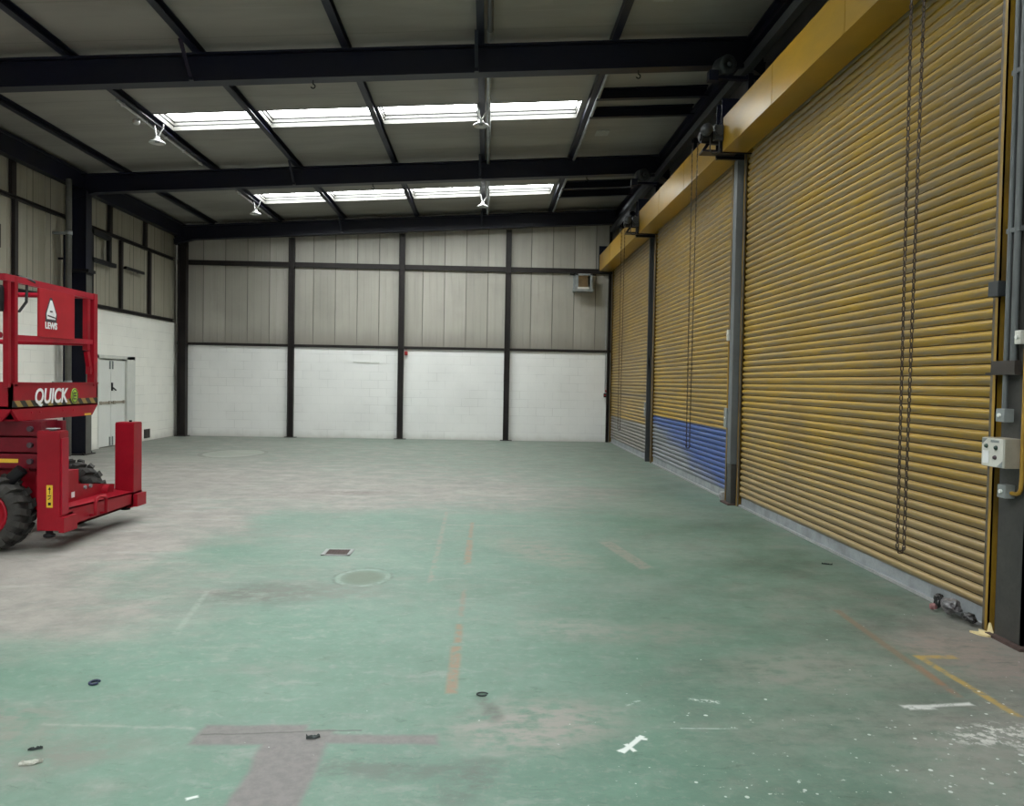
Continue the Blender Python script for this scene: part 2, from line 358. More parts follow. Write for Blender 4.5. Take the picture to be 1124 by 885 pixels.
    vo = t.n('ShaderNodeTexVoronoi', feature='F1'); t.put(vo.inputs['Vector'], warped(.05)); vo.inputs['Scale'].default_value = 11
    rnd = t.sep(vo.outputs['Color'])
    rad = t.math('MULTIPLY', t.math('MAXIMUM', t.math('SUBTRACT', t.math('ADD', rnd[0], t.math('MULTIPLY', spk, .62)), 1.02), 0.), .32)
    m = t.step(t.math('SUBTRACT', rad, vo.outputs['Distance']), 0.0, .035)
    c = lay(c, m, WH, .8)
    vo = t.n('ShaderNodeTexVoronoi', feature='F1'); t.put(vo.inputs['Vector'], warped(.03)); vo.inputs['Scale'].default_value = 24
    rnd = t.sep(vo.outputs['Color'])
    rad = t.math('MULTIPLY', t.math('MAXIMUM', t.math('SUBTRACT', t.math('ADD', rnd[0], t.math('MULTIPLY', spk, .40)), 1.06), 0.), .9)
    m = t.step(t.math('SUBTRACT', rad, vo.outputs['Distance']), 0.0, .06)
    c = lay(c, m, (.62, .65, .62), .75)
    fl = t.step(t.math('ADD', t.noise(p, 19, 6, .75), t.math('MULTIPLY', spk, .095)), .71, .75)
    c = lay(c, fl, (.60, .62, .59), .75)
    # dark scraps trodden into the paint
    vo = t.n('ShaderNodeTexVoronoi', feature='F1'); t.put(vo.inputs['Vector'], warped(.12)); vo.inputs['Scale'].default_value = 3.1
    rnd = t.sep(vo.outputs['Color'])
    rad = t.math('MULTIPLY', t.math('MAXIMUM', t.math('SUBTRACT', rnd[1], .72), 0.), .30)
    m = t.step(t.math('SUBTRACT', rad, vo.outputs['Distance']), 0.0, .05)
    c = lay(c, m, (.07, .085, .075), .65)
    t.base(c)
    t.bump(t.math('ADD', n_fine, t.math('MULTIPLY', n_mid, .6)), .12, .01)
    rg = t.mix(t.step(cv, .2, .8), (.62, .62, .62), (.50, .50, .50))
    return t.fin(rg)

# ------------------------------------------------------------------ mesh builder
class MB:
    def __init__(s): s.v = []; s.f = []; s.mi = []; s.sm = []; s.cur = 0; s.smooth = False
    def add(s, vs, fs):
        o = len(s.v); s.v += [tuple(v) for v in vs]
        for f in fs: s.f.append([i+o for i in f]); s.mi.append(s.cur); s.sm.append(s.smooth)
    def box(s, x0, x1, y0, y1, z0, z1):
        s.add([(x0, y0, z0), (x1, y0, z0), (x1, y1, z0), (x0, y1, z0), (x0, y0, z1), (x1, y0, z1), (x1, y1, z1), (x0, y1, z1)],
              [(3, 2, 1, 0), (4, 5, 6, 7), (0, 1, 5, 4), (1, 2, 6, 5), (2, 3, 7, 6), (3, 0, 4, 7)]); return s
    def bbox(s, x0, x1, y0, y1, z0, z1, b=.01):
        bm = bmesh.new(); bmesh.ops.create_cube(bm, size=1)
        for v in bm.verts: v.co = Vector(((x0+x1)/2+v.co.x*(x1-x0), (y0+y1)/2+v.co.y*(y1-y0), (z0+z1)/2+v.co.z*(z1-z0)))
        bmesh.ops.bevel(bm, geom=bm.edges[:], offset=b, segments=2, affect='EDGES', profile=.7)
        s.bm(bm); return s
    def bm(s, bm):
        bm.verts.index_update(); s.add([v.co[:] for v in bm.verts], [[v.index for v in f.verts] for f in bm.faces]); bm.free()
    def prism(s, poly, d):
        """extrude the closed polygon (3-D points) by vector d"""
        n = len(poly); d = Vector(d); a = [Vector(p) for p in poly]; b = [p+d for p in a]
        fs = [tuple(range(n))[::-1], tuple(range(n, 2*n))] + [(i, (i+1) % n, n+(i+1) % n, n+i) for i in range(n)]
        s.add([p[:] for p in a+b], fs); return s
    def frame(s, p, q, up=(0, 0, 1)):
        p, q = Vector(p), Vector(q); d = (q-p).normalized(); up = Vector(up)
        if abs(d.dot(up)) > .98: up = Vector((0, 1, 0))
        x = d.cross(up).normalized(); return p, q, x, x.cross(d).normalized()
    def bar(s, p, q, w, h, up=(0, 0, 1)):
        p, q, x, y = s.frame(p, q, up)
        poly = [p-x*w/2-y*h/2, p+x*w/2-y*h/2, p+x*w/2+y*h/2, p-x*w/2+y*h/2]
        return s.prism(poly, q-p)
    def ibeam(s, p, q, b, h, tf, tw, up=(0, 0, 1)):
        """I section; p,q on the axis"""
        p, q, x, y = s.frame(p, q, up)
        P = [(-b/2, -h/2), (b/2, -h/2), (b/2, -h/2+tf), (tw/2, -h/2+tf), (tw/2, h/2-tf), (b/2, h/2-tf), (b/2, h/2), (-b/2, h/2),
             (-b/2, h/2-tf), (-tw/2, h/2-tf), (-tw/2, -h/2+tf), (-b/2, -h/2+tf)]
        return s.prism([p+x*a+y*c for a, c in P], q-p)
    def cbeam(s, p, q, b, h, t_, up=(0, 0, 1), flip=1):
        p, q, x, y = s.frame(p, q, up)
        P = [(-b/2, -h/2), (b/2, -h/2), (b/2, -h/2+t_), (-b/2+t_, -h/2+t_), (-b/2+t_, h/2-t_), (b/2, h/2-t_), (b/2, h/2), (-b/2, h/2)]
        return s.prism([p+x*a*flip+y*c for a, c in P], q-p)
    def tube(s, pts, r, n=10, closed=False, caps=True):
        pts = [Vector(p) for p in pts]; m = len(pts); sm = s.smooth; s.smooth = True
        vs = []; ref = None
        for i, p in enumerate(pts):
            a = pts[(i-1) % m] if (closed or i > 0) else p; b = pts[(i+1) % m] if (closed or i < m-1) else p
            d = (b-a).normalized()
            if ref is None:
                ref = Vector((0, 0, 1)) if abs(d.z) < .9 else Vector((1, 0, 0))
            x = (ref-d*ref.dot(d)).normalized(); ref = x; y = d.cross(x)
            vs += [(p+(x*math.cos(2*PI*k/n)+y*math.sin(2*PI*k/n))*r)[:] for k in range(n)]
        fs = []
        for i in range(m if closed else m-1):
            j = (i+1) % m
            fs += [(i*n+k, i*n+(k+1) % n, j*n+(k+1) % n, j*n+k) for k in range(n)]
        s.add(vs, fs); s.smooth = False
        if caps and not closed:
            s.add(vs[:n], [tuple(range(n))[::-1]]); s.add(vs[-n:], [tuple(range(n))])
        s.smooth = sm; return s
    def lathe(s, c, axis, prof, n=24, smooth=True):
        """revolve profile [(along, radius)] round an axis through c"""
        c = Vector(c); a = Vector(axis).normalized(); ref = Vector((0, 0, 1)) if abs(a.z) < .9 else Vector((1, 0, 0))
        x = a.cross(ref).normalized(); y = a.cross(x); vs = []
        for h, r in prof:
            vs += [(c+a*h+(x*math.cos(2*PI*k/n)+y*math.sin(2*PI*k/n))*max(r, 1e-4))[:] for k in range(n)]
        fs = [(i*n+k, i*n+(k+1) % n, (i+1)*n+(k+1) % n, (i+1)*n+k) for i in range(len(prof)-1) for k in range(n)]
        sm = s.smooth; s.smooth = smooth; s.add(vs, fs); s.smooth = sm; return s
    def cyl(s, c, axis, h, r, n=20):
        return s.lathe(c, axis, [(0, 0), (0, r), (0, r), (h, r), (h, r), (h, 0)], n, smooth=False)
    def build(s, name, mats, parent=None):
        if not isinstance(mats, (list, tuple)): mats = [mats]
        V = np.array(s.v, dtype=float)
        if parent is None:
            lo, hi = V.min(0), V.max(0); org = np.array([(lo[0]+hi[0])/2, (lo[1]+hi[1])/2, lo[2]])
        else:
            org = np.array(world_loc(parent))
        me = bpy.data.meshes.new(name); me.from_pydata((V-org).tolist(), [], s.f)
        for m in mats: me.materials.append(M[m] if isinstance(m, str) else m)
        for pl, mi, sm in zip(me.polygons, s.mi, s.sm): pl.material_index = mi; pl.use_smooth = sm
        bm = bmesh.new(); bm.from_mesh(me); bmesh.ops.recalc_face_normals(bm, faces=bm.faces[:]); bm.to_mesh(me); bm.free()
        o = bpy.data.objects.new(name, me); col.objects.link(o)
        if parent is None: o.location = org.tolist()
        else: o.parent = parent
        return o

def world_loc(o):
    v = Vector((0, 0, 0))
    while o is not None: v += o.location; o = o.parent
    return v
def tag(o, label=None, cat=None, group=None, kind=None):
    if label: o['label'] = label
    if cat: o['category'] = cat
    if group: o['group'] = group
    if kind: o['kind'] = kind
    return o
def thing(name, label, cat, loc, group=None):
    o = bpy.data.objects.new(name, None); o.empty_display_size = .1; col.objects.link(o); o.location = loc
    return tag(o, label, cat, group)
def struct(name, mb, mats, label=None):
    o = mb.build(name, mats); return tag(o, label, kind='structure')
def one(name, mb, mats, label, cat, group=None):
    return tag(mb.build(name, mats), label, cat, group, 'thing')

def text_mesh(body, size, at, parent, name, mat, shear=0., bold=0., sx=1., depth=.003, xdir=(0, 1, 0), ydir=(0, 0, 1)):
    cu = bpy.data.curves.new(name, 'FONT'); cu.body = body; cu.size = size; cu.shear = shear; cu.offset = bold; cu.extrude = depth/2
    cu.resolution_u = 4
    to = bpy.data.objects.new(name, cu); col.objects.link(to)
    dg = bpy.context.evaluated_depsgraph_get(); me = bpy.data.meshes.new_from_object(to.evaluated_get(dg))
    bpy.data.objects.remove(to)
    X, Y = Vector(xdir), Vector(ydir); Z = X.cross(Y); off = Vector(at)-world_loc(parent)
    for v in me.vertices: v.co = off + X*v.co.x*sx + Y*v.co.y + Z*v.co.z
    me.materials.clear(); me.materials.append(M[mat])
    o = bpy.data.objects.new(name, me); col.objects.link(o); o.parent = parent
    return o

# ------------------------------------------------------------------ dimensions
D = 21.37; XL = -8.3; XR = 3.40; YB = -11.3; SL = .0605
bay = [5.02, 10.46, 15.90, 21.10]
deck = lambda x: 6.14+SL*x           # underside of the roof sheets
rtop = lambda x: 6.03+SL*x           # top of the rafters, foot of the purlins
purx = [-7.27, -5.50, -3.84, -1.92, -.155, 1.62]
XE = 3.75

# ------------------------------------------------------------------ camera
cam = bpy.data.cameras.new('camera'); co = bpy.data.objects.new('camera', cam); col.objects.link(co)
yaw, pitch, roll = .0326, .027, .018
f_ = Vector((math.sin(yaw), math.cos(yaw), 0)); r_ = Vector((math.cos(yaw), -math.sin(yaw), 0)); u_ = Vector((0, 0, 1))
f2 = f_*math.cos(pitch)-u_*math.sin(pitch); u2 = u_*math.cos(pitch)+f_*math.sin(pitch)
r3 = r_*math.cos(roll)+u2*math.sin(roll); u3 = -r_*math.sin(roll)+u2*math.cos(roll)
mt = Matrix((r3, u3, -f2)).transposed().to_4x4(); mt.translation = (0, 0, 1.6); co.matrix_world = mt
FPX = 865.; cam.sensor_fit = 'HORIZONTAL'; cam.sensor_width = 36; cam.lens = FPX/1124*36; cam.clip_end = 200
scene.camera = co

# ------------------------------------------------------------------ floor
xs = np.concatenate([np.arange(-8.5, -3.5, .12), np.arange(-3.5, 3.9, .06), [3.9]])
ys = np.concatenate([np.arange(YB, 2.4, .6), np.arange(2.4, 8, .06), np.arange(8, 21.4, .12), [21.5]])
ctrl = [  # places on the floor (x, y) and how much green paint is left there, how many white specks
    (-5.2, 16.4, .35), (-3.2, 17.0, .42), (0, 16, .48), (2.4, 16, .55), (-6.5, 19, .38), (-2, 20.5, .5), (2, 20.5, .5), (-6, 13.5, .15),
    (-4.6, 12.2, .05), (-2.5, 11, .08), (-.9, 11.3, .12), (.3, 11.3, .25), (1.3, 11.4, .35), (2.2, 12.6, .6), (2.6, 10.7, .7),
    (-3.4, 7.6, 0.0), (-3, 9.0, .08), (-3.7, 6.2, 0), (-3.3, 5.2, 0.02), (-2.8, 5.2, .22), (-2.6, 6.1, .5), (-2.2, 7.2, .78), (-2.3, 8.9, .75),
    (-1.1, 9.0, .85), (-.1, 9.1, .8), (.7, 8.7, .7), (-1.6, 10.1, .25), (.2, 10.2, .4), (-2.9, 4.6, .6), (-2.5, 4.2, .85), (-1.9, 4.3, .92),
    (-1, 5, 1.0), (-.6, 4, .95), (.5, 4.5, .9), (1, 7, .8), (1.6, 5, .8), (0, 7, .95), (1.5, 9, .75), (2.4, 8, .65), (.6, 3, .95), (0, 3.4, .9),
    (2.6, 5.6, .55), (3.1, 5.0, .1), (2.9, 3.9, .25), (2.3, 4.6, .6), (2.0, 3.0, .45), (1.5, 6.3, .7), (1.4, 3.3, .7), (1.0, 2.9, .75),
    (-1.9, 3.2, .65), (-1.6, 3.0, .7), (-2.0, 3.7, .8), (-1.2, 2.9, .9), (-6, 9, 0.), (-6, 5, 0.), (-7.5, 14, .08), (0, 0, .8), (-5, -5, .3), (2, -5, .5)]
spec = [(1.2, 3.0, 1.), (1.8, 3.1, 1.), (.6, 2.9, .9), (2.3, 3.4, 1.), (1.1, 3.7, .75), (.6, 3.7, .6), (.2, 2.8, .6), (1.6, 4.3, .45), (2.5, 4.8, .6),
        (0, 3.4, .25), (-.6, 3, .3), (-1.4, 3.2, .22), (-2, 3.6, .1), (-1, 4.5, .08), (.5, 5, .15), (1.5, 5.5, .25), (1, 7, .08), (-1, 7, .05), (-4, 8, .0), (0, 12, 0.), (2.4, 9, .05), (0, 20, 0)]
G = np.array([(x, y) for y in ys for x in xs])
def idw(pts, pw=2.6):
    P = np.array(pts)
    def tr(a): return np.stack([a[:, 0]/np.maximum(a[:, 1], 2.2), np.log(np.maximum(a[:, 1], 2.2))*1.1], 1)   # near spots weigh finer than far ones
    A, B = tr(G), tr(P[:, :2]); d2 = ((A[:, None]-B[None])**2).sum(2)+1e-4
    w = d2**(-pw/2); return (w*P[:, 2]).sum(1)/w.sum(1)
dark_pts = [(2.8, 5.3, .9), (2.8, 7, .95), (2.8, 9, .9), (2.8, 12, .8), (2.8, 16, .7), (1.6, 6, .65), (1.5, 8, .6), (1.4, 10, .45), (1.5, 4.4, .75), (2.2, 4, .85), (1.5, 3, .7),  # spots (x, y) and how far the floor is darkened there
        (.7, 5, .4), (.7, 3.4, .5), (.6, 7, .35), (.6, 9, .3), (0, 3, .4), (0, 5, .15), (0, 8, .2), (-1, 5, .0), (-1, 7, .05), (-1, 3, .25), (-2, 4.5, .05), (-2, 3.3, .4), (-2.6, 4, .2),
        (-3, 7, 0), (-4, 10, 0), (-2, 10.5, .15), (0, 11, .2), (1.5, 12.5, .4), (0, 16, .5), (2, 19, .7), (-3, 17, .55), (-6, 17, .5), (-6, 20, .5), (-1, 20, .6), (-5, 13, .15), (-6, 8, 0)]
cover, speck, darkening = idw(ctrl), idw(spec, 2.2), idw(dark_pts, 2.2)
nx, ny = len(xs), len(ys)
me = bpy.data.meshes.new('floor')
me.from_pydata([(x, y, 0) for x, y in G.tolist()], [], [(j*nx+i, j*nx+i+1, (j+1)*nx+i+1, (j+1)*nx+i) for j in range(ny-1) for i in range(nx-1)])
for nm, arr in (('cover', cover), ('speck', speck), ('darkening', darkening)):
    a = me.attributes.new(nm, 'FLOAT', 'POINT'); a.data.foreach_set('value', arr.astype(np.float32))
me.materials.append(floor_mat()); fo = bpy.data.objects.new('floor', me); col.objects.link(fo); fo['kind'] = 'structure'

# ------------------------------------------------------------------ roof
sky_bays = [(12.98, 13.84, True), (18.45, 19.42, True), (7.54, 8.40, False), (2.1, 2.96, False), (-3.3, -2.44, False), (-8.8, -7.94, False)]
cols_x = [(-5.46, -3.90), (-3.79, -1.98), (-1.865, -.21), (-.06, 1.50)]
edges_x = sorted(set([XL-.05, 4.0] + [e for c in cols_x for e in c]))
edges_y = sorted(set([YB, D+.1] + [e for s_ in sky_bays for e in s_[:2]]))
b = MB()
for j in range(len(edges_y)-1):
    for i in range(len(edges_x)-1):
        x0, x1, y0, y1 = edges_x[i], edges_x[i+1], edges_y[j], edges_y[j+1]
        if (x0, x1) in cols_x and any((y0, y1) == s_[:2] for s_ in sky_bays): continue
        b.prism([(x0, y0, deck(x0)), (x1, y0, deck(x1)), (x1, y1, deck(x1)), (x0, y1, deck(x0))], (0, 0, .12))
struct('ceiling', b, 'roof')
k = 0
pos_words = ['leftmost', 'second', 'third', 'rightmost']
for (y0, y1, seen) in sky_bays:
    for ci, (x0, x1) in enumerate(cols_x):
        k += 1
        w = thing('window_%d' % k, None, None, ((x0+x1)/2, (y0+y1)/2, deck((x0+x1)/2))); w['kind'] = 'structure'
        if seen: w['label'] = '%s bright rooflight in the %s row of the roof' % (pos_words[ci], 'nearer' if y0 < 15 else 'farther')
        p_ = MB(); z = lambda x: deck(x)+.165
        p_.prism([(x0, y0, z(x0)), (x1, y0, z(x1)), (x1, y1, z(x1)), (x0, y1, z(x0))], (0, 0, .012)); p_.build('pane', 'sky', w)
        def ring(lo, hi, e, nm, mt_):
            f = MB()
            for (a0, a1, c0, c1) in [(x0, x0+e, y0, y1), (x1-e, x1, y0, y1), (x0+e, x1-e, y0, y0+e), (x0+e, x1-e, y1-e, y1)]:
                f.prism([(a0, c0, deck(a0)+lo), (a1, c0, deck(a1)+lo), (a1, c1, deck(a1)+lo), (a0, c1, deck(a0)+lo)], (0, 0, hi-lo))
            f.build(nm, mt_, w)
        ring(-.010, .055, .020, 'window_frame', 'frame'); ring(.055, .075, .012, 'shadow_gap', 'bar')
        ring(.075, .115, .030, 'upstand', 'frame'); ring(.115, .135, .020, 'shadow_gap', 'bar'); ring(.135, .163, .045, 'glazing_bar', 'frame')

# ------------------------------------------------------------------ walls
b = MB(); b.box(XL-.1, 3.7, D, D+.12, 0, 2.43); struct('wall_back', b, 'blockB')
def ribbed(p0, p1, z0, ztop, out, off):
    """liner sheet with narrow grooves; z top may slope"""
    b = MB(); P0, P1 = Vector(p0), Vector(p1); d = (P1-P0); L = d.length; d.normalize(); n = Vector(out)
    s_ = [0.]; dep = [0.]; x = off
    while x < L-.02:
        if x > .02: s_ += [x-.012, x-.004, x+.004, x+.012]; dep += [0, -.012, -.012, 0]
        for q in (.195, .39):
            if .02 < x+q < L-.02: s_ += [x+q-.02, x+q, x+q+.02]; dep += [0, .004, 0]
        x += .585
    s_.append(L); dep.append(0)
    lo = [P0+d*a+n*c+Vector((0, 0, z0)) for a, c in zip(s_, dep)]
    hi = [P0+d*a+n*c+Vector((0, 0, ztop(P0.x+d.x*a))) for a, c in zip(s_, dep)]
    m = len(s_)
    b.add([v[:] for v in lo+hi], [(i, i+1, m+i+1, m+i) for i in range(m-1)])
    back = [P0-n*.1+Vector((0, 0, z0)), P1-n*.1+Vector((0, 0, z0)), P1-n*.1+Vector((0, 0, ztop(P1.x))), P0-n*.1+Vector((0, 0, ztop(P0.x)))]
    b.add([v[:] for v in back], [(0, 1, 2, 3)])
    return b
struct('wall_back_upper', ribbed((XL-.1, D+.03, 0), (3.7, D+.03, 0), 2.43, lambda x: deck(x), (0, -1, 0), .2), 'cladB')
# left wall with the door opening
DY0, DY1, DZ = 17.10, 18.88, 2.02
b = MB(); b.box(XL-.2, XL, YB, DY0, 0, 3.0); b.box(XL-.2, XL, DY1, D, 0, 3.0); b.box(XL-.2, XL, DY0, DY1, DZ, 3.0)
struct('wall_left', b, 'blockL')
struct('wall_left_upper', ribbed((XL-.02, YB, 0), (XL-.02, D, 0), 3.0, lambda x: deck(XL), (1, 0, 0), .1), 'cladL')
b = MB(); b.box(3.63, XE+.1, -.45, 4.6, 0, deck(3.63)); b.box(XE, XE+.1, 4.6, D+.1, 0, deck(XE)); b.box(3.63, XE+.1, YB, -.45, 4.7, deck(3.63))
b.box(3.63, XE+.1, -5.9, -5.5, 0, 4.7); b.box(3.63, XE+.1, YB, -10.9, 0, 4.7); struct('wall_right', b, 'cladR')
b = MB(); b.prism([(XL, YB-.1, 0), (XE, YB-.1, 0), (XE, YB-.1, deck(XE)), (XL, YB-.1, deck(XL))], (0, .1, 0)); struct('wall_front', b, 'cladL')

# white double door in the left wall
d_ = thing('door_1', 'white double door with panic bar in the left block wall', None, (XL, 17.8, 0)); d_['kind'] = 'structure'
b = MB(); b.box(XL-.18, XL+.012, 18.46, DY1, 0, DZ); b.box(XL-.18, XL+.012, DY0-.0, DY0+.05, 0, DZ); b.box(XL-.18, XL+.012, DY0, DY1, 1.95, DZ)
b.build('door_frame', 'framegrey', d_)
for (y0, y1) in ((17.155, 17.775), (17.79, 18.455)):
    b = MB(); b.bbox(XL-.09, XL-.04, y0, y1, .02, 1.925, .004); lf = b.build('door_leaf', 'doorwhite', d_)
    b = MB()
    b.box(XL-.04, XL-.02, y0+.02, y1-.02, .955, 1.005); b.box(XL-.02, XL+.0, y0+.05, y0+.14, .945, 1.015); b.box(XL-.02, XL+.0, y1-.14, y1-.05, .945, 1.015)
    b.build('panic_bar', 'boxbeige', lf)
    yb = y1-.07 if y0 < 17.5 else y0+.04
    b = MB(); b.box(XL-.04, XL-.015, yb, yb+.03, 1.72, 1.90); b.box(XL-.04, XL-.015, yb, yb+.03, .03, .22); b.build('bolt', 'boxgrey', lf)
b = MB(); b.box(XL-.04, XL-.02, 17.80, 17.85, 1.24, 1.42); b.bar((XL-.0, 17.82, 1.30), (XL-.0, 17.95, 1.25), .02, .025); b.box(XL-.02, XL+.005, 17.81, 17.835, 1.285, 1.315)
b.build('door_handle', 'black', d_)
b = MB(); b.box(XL-.19, XL-.1, DY0, DY1, 0, DZ); b.build('backing', 'doorwhite', d_)

# ------------------------------------------------------------------ steel frame
names_r = [('first dark steel roof rafter, nearest the camera, above the front rooflights', 10.56),
           ('second dark steel rafter between the two rows of rooflights', 16.0),
           ('third dark steel rafter along the top of the far wall', 21.12)]
for lb, y in names_r:
    r = thing('steel_rafter', lb, 'rafter', (XL, y, 5.1), 'roof rafters')
    h = .37; z = lambda x: rtop(x)-h/2
    b = MB(); b.ibeam((XL+.02, y, z(XL)), (3.62, y, z(3.62)), .2, h, .022, .022); b.build('beam', 'steel', r)
    b = MB()   # haunch under the door end, stiffener plates
    b.prism([(3.37, y-.1, z(3.37)-h/2), (3.62, y-.1, z(3.62)-h/2-.18), (3.62, y-.1, z(3.62)-h/2)], (0, .2, 0))
    b.build('haunch', 'steel', r)
    b = MB(); b.prism([(-7.75, y-.1, z(-7.7)-h/2), (-8.25, y-.1, z(-8.2)-h/2), (-8.25, y-.1, z(-8.2)-h/2-.12)], (0, .2, 0)); b.build('end_plate', 'steel', r)
pl = ['leftmost dark purlin, beside the left eaves', 'dark purlin second from the left with a white conduit and lamps', 'dark purlin between the first and second rooflights',
      'dark purlin between the second and third rooflights', 'dark purlin at the middle of the roof, beside the long grey pipe', 'dark purlin at the right end of the rooflights']
for lb, x in zip(pl, purx):
    b = MB(); z = rtop(x)+.055
    b.cbeam((x, YB, z), (x, D-.02, z), .095, .11, .012); one('roof_purlin', b, 'steel', lb, 'purlin', 'roof purlins')
b = MB(); b.ibeam((3.45, YB, 6.13), (3.45, D-.02, 6.13), .16, .2, .02, .02); one('eaves_beam', b, 'steel', 'dark eaves beam running above the yellow shutters', 'beam')
b = MB(); b.cbeam((-8.13, YB, 5.42), (-8.13, D-.02, 5.42), .16, .34, .02, flip=-1); b.box(-8.25, -8.02, YB, D-.02, 5.55, 5.60)
one('eaves_beam', b, 'steel', 'dark eaves beam along the top of the left wall', 'beam')
for (y, lb) in [(12.52, 'nearer of two dark cross bars in the roof panel right of the front rooflights'), (13.38, 'farther of two dark cross bars right of the front rooflights'),
                (18.3, 'nearer of two dark cross bars right of the back rooflights'), (19.15, 'farther of two dark cross bars right of the back rooflights')]:
    b = MB(); b.cbeam((1.65, y, deck(1.65)-.085), (3.42, y, deck(3.42)-.085), .10, .17, .015); one('roof_cross_bar', b, 'steel', lb, 'beam', 'roof cross bars')
fb = []
for yr, w_ in ((10.56, 'first rafter from the front'), (16.0, 'second rafter from the front'), (21.12, 'rafter on the far wall')):
    for x, q in ((-3.84, 'left of the second rooflight'), (-.155, 'below the middle purlin')):
        b = MB(); b.bar((x-.05, yr-.50, rtop(x)+.0), (x-.05, yr-.105, rtop(x)-.36), .045, .02); b.box(x-.075, x-.02, yr-.15, yr-.095, rtop(x)-.375, rtop(x)-.33)
        one('fly_brace', b, 'steel', 'dark diagonal brace on the %s, %s' % (w_, q), 'brace', 'fly braces')
for (x, yr, lb) in [(-2.35, 10.56, 'small black hook under the first rafter, above the second rooflight'), (1.95, 10.56, 'small black hook under the first rafter at the right'),
                    (-2.35, 16.0, 'small black hook under the second rafter at mid span'), (1.95, 16.0, 'small black hook under the second rafter at the right')]:
    z0 = rtop(x)-.37; b = MB()
    b.tube([(x, yr, z0+.01), (x, yr, z0-.05)] + [(x+.028*math.sin(a), yr, z0-.078+.028*math.cos(a)) for a in np.linspace(0, 4.4, 9)], .008, 8)
    one('beam_hook', b, 'black', lb, 'hook', 'beam hooks')

# pipe along the middle purlin
pp = thing('roof_pipe', 'long grey pipe beside the middle purlin with a pale open end', 'pipe', (-.03, 8, 5.98))
b = MB(); b.tube([(-.03, YB, 5.965), (-.03, 9.95, 5.965)], .038, 12); b.build('pipe', 'tubegrey', pp)
b = MB(); b.lathe((-.03, 9.9, 5.965), (0, 1, 0), [(0, .045), (.06, .045), (.06, .04), (.32, .04), (.32, .03), (.28, .03)], 14); b.build('end_sleeve', 'galv', pp)
b = MB(); b.tube([(-.045, 10.85, 6.0), (-.045, 20.8, 6.0)], .035, 12); one('roof_pipe', b, 'galv', 'thin grey pipe under the middle purlin between the rooflights', 'pipe')
b = MB(); b.tube([(1.68, 11.0, 6.10), (1.68, 20.8, 6.10)], .028, 10); one('roof_pipe', b, 'galv', 'grey pipe along the purlin at the right end of the rooflights', 'pipe')
for (y0, y1, lb) in ((12.0, 15.5, 'white conduit on the purlin left of the front rooflights'), (17.6, 20.4, 'white conduit on the purlin left of the back rooflights')):
    b = MB(); b.tube([(-5.56, y0, 5.675), (-5.56, y1, 5.675)], .018, 8)
    for yy in np.arange(y0+.2, y1, .8): b.box(-5.585, -5.535, yy-.02, yy+.02, 5.65, 5.70)
    one('conduit', b, 'lampwhite', lb, 'conduit')

# hanging lamps (small dished reflectors on hooks)
def lamp(x, y, zt, lb):
    r = thing('hanging_lamp', lb, 'lamp', (x, y, zt), 'hanging lamps')
    b = MB(); b.lathe((x, y, zt-.30), (0, 0, 1), [(.0, .125), (.010, .13), (.025, .115), (.05, .07), (.07, .045), (.10, .04), (.105, 0)], 24)
    b.lathe((x, y, zt-.30), (0, 0, 1), [(.0, .125), (.018, .105), (.04, .06), (.045, 0)], 24); b.build('reflector', 'lampwhite', r)
    b = MB(); b.tube([(x-.012, y, zt-.20), (x-.03, y, zt-.1), (x-.045, y, zt+.0)], .014, 8); b.tube([(x+.012, y, zt-.20), (x+.06, y, zt-.11), (x+.10, y, zt-.05), (x+.10, y, zt+.01)], .011, 8)
    b.build('hanger', 'lampwhite', r)
    b = MB(); b.lathe((x, y, zt-.285), (0, 0, 1), [(0, 0), (0, .035), (.03, .035)], 14); b.build('bulb_holder', 'boxgrey', r)
lamp(-5.46, 13.2, 5.70, 'white lamp hanging left of the front row of rooflights')
lamp(-5.46, 18.7, 5.70, 'white lamp hanging left of the back row of rooflights')
lamp(-.165, 12.9, 6.03, 'pale lamp hanging at the middle of the front rooflights')
lamp(-.165, 18.8, 6.03, 'pale lamp hanging at the middle of the back rooflights')
b = MB(); b.lathe((-5.6, 12.75, 5.56), (0, 0, 1), [(0, 0), (.0, .045), (.03, .06), (.07, .05), (.09, 0)], 14); b.tube([(-5.6, 12.75, 5.62), (-5.56, 12.75, 5.69)], .01)
one('junction_box', b, 'lampwhite', 'small round white junction box under the conduit beside the front left lamp', 'junction box')  # round junction box hung below the conduit
for (x, y, lb) in ((1.95, 9.35, 'pale plate on the roof panel in front of the first rafter'), (1.95, 14.6, 'small pale plate on the roof panel behind the cross bars')):
    b = MB(); b.prism([(x, y, deck(x)-.012), (x+.24, y, deck(x+.24)-.012), (x+.24, y+.3, deck(x+.24)-.012), (x, y+.3, deck(x)-.012)], (0, 0, .012)); one('roof_patch', b, 'cablegrey', lb, 'plate')

# back wall posts and rails
bp = [(-8.095, 'dark corner post where the left and far walls meet'), (-5.25, 'first dark post on the far wall from the left corner'), (-2.32, 'dark post at the middle of the far wall'),
      (.535, 'dark post on the far wall nearest the shutters'), (3.29, 'thin dark post in the corner beside the farthest shutter')]
for x, lb in bp:
    zt = rtop(x)-.38; w_ = .2 if x < -6 else (.07 if x > 3 else .15)
    b = MB()
    if x < -6:
        b.ibeam((x, D-.12, 0), (x, D-.12, zt), .18, .22, .02, .02, up=(1, 0, 0))
    else:
        b.ibeam((x, D-.06, 0), (x, D-.06, zt), .115 if w_ > .1 else .1, w_, .015, .015, up=(1, 0, 0))
    p_ = thing('steel_post', lb, 'post', (x, D-.06, 0), 'posts of the far wall')
    b.build('column', 'post', p_)
    if w_ > .1:
        b = MB(); b.box(x-.15, x+.17, D-.28 if x < -6 else D-.13, D-.004, 0, .016); b.build('base_plate', 'post', p_)
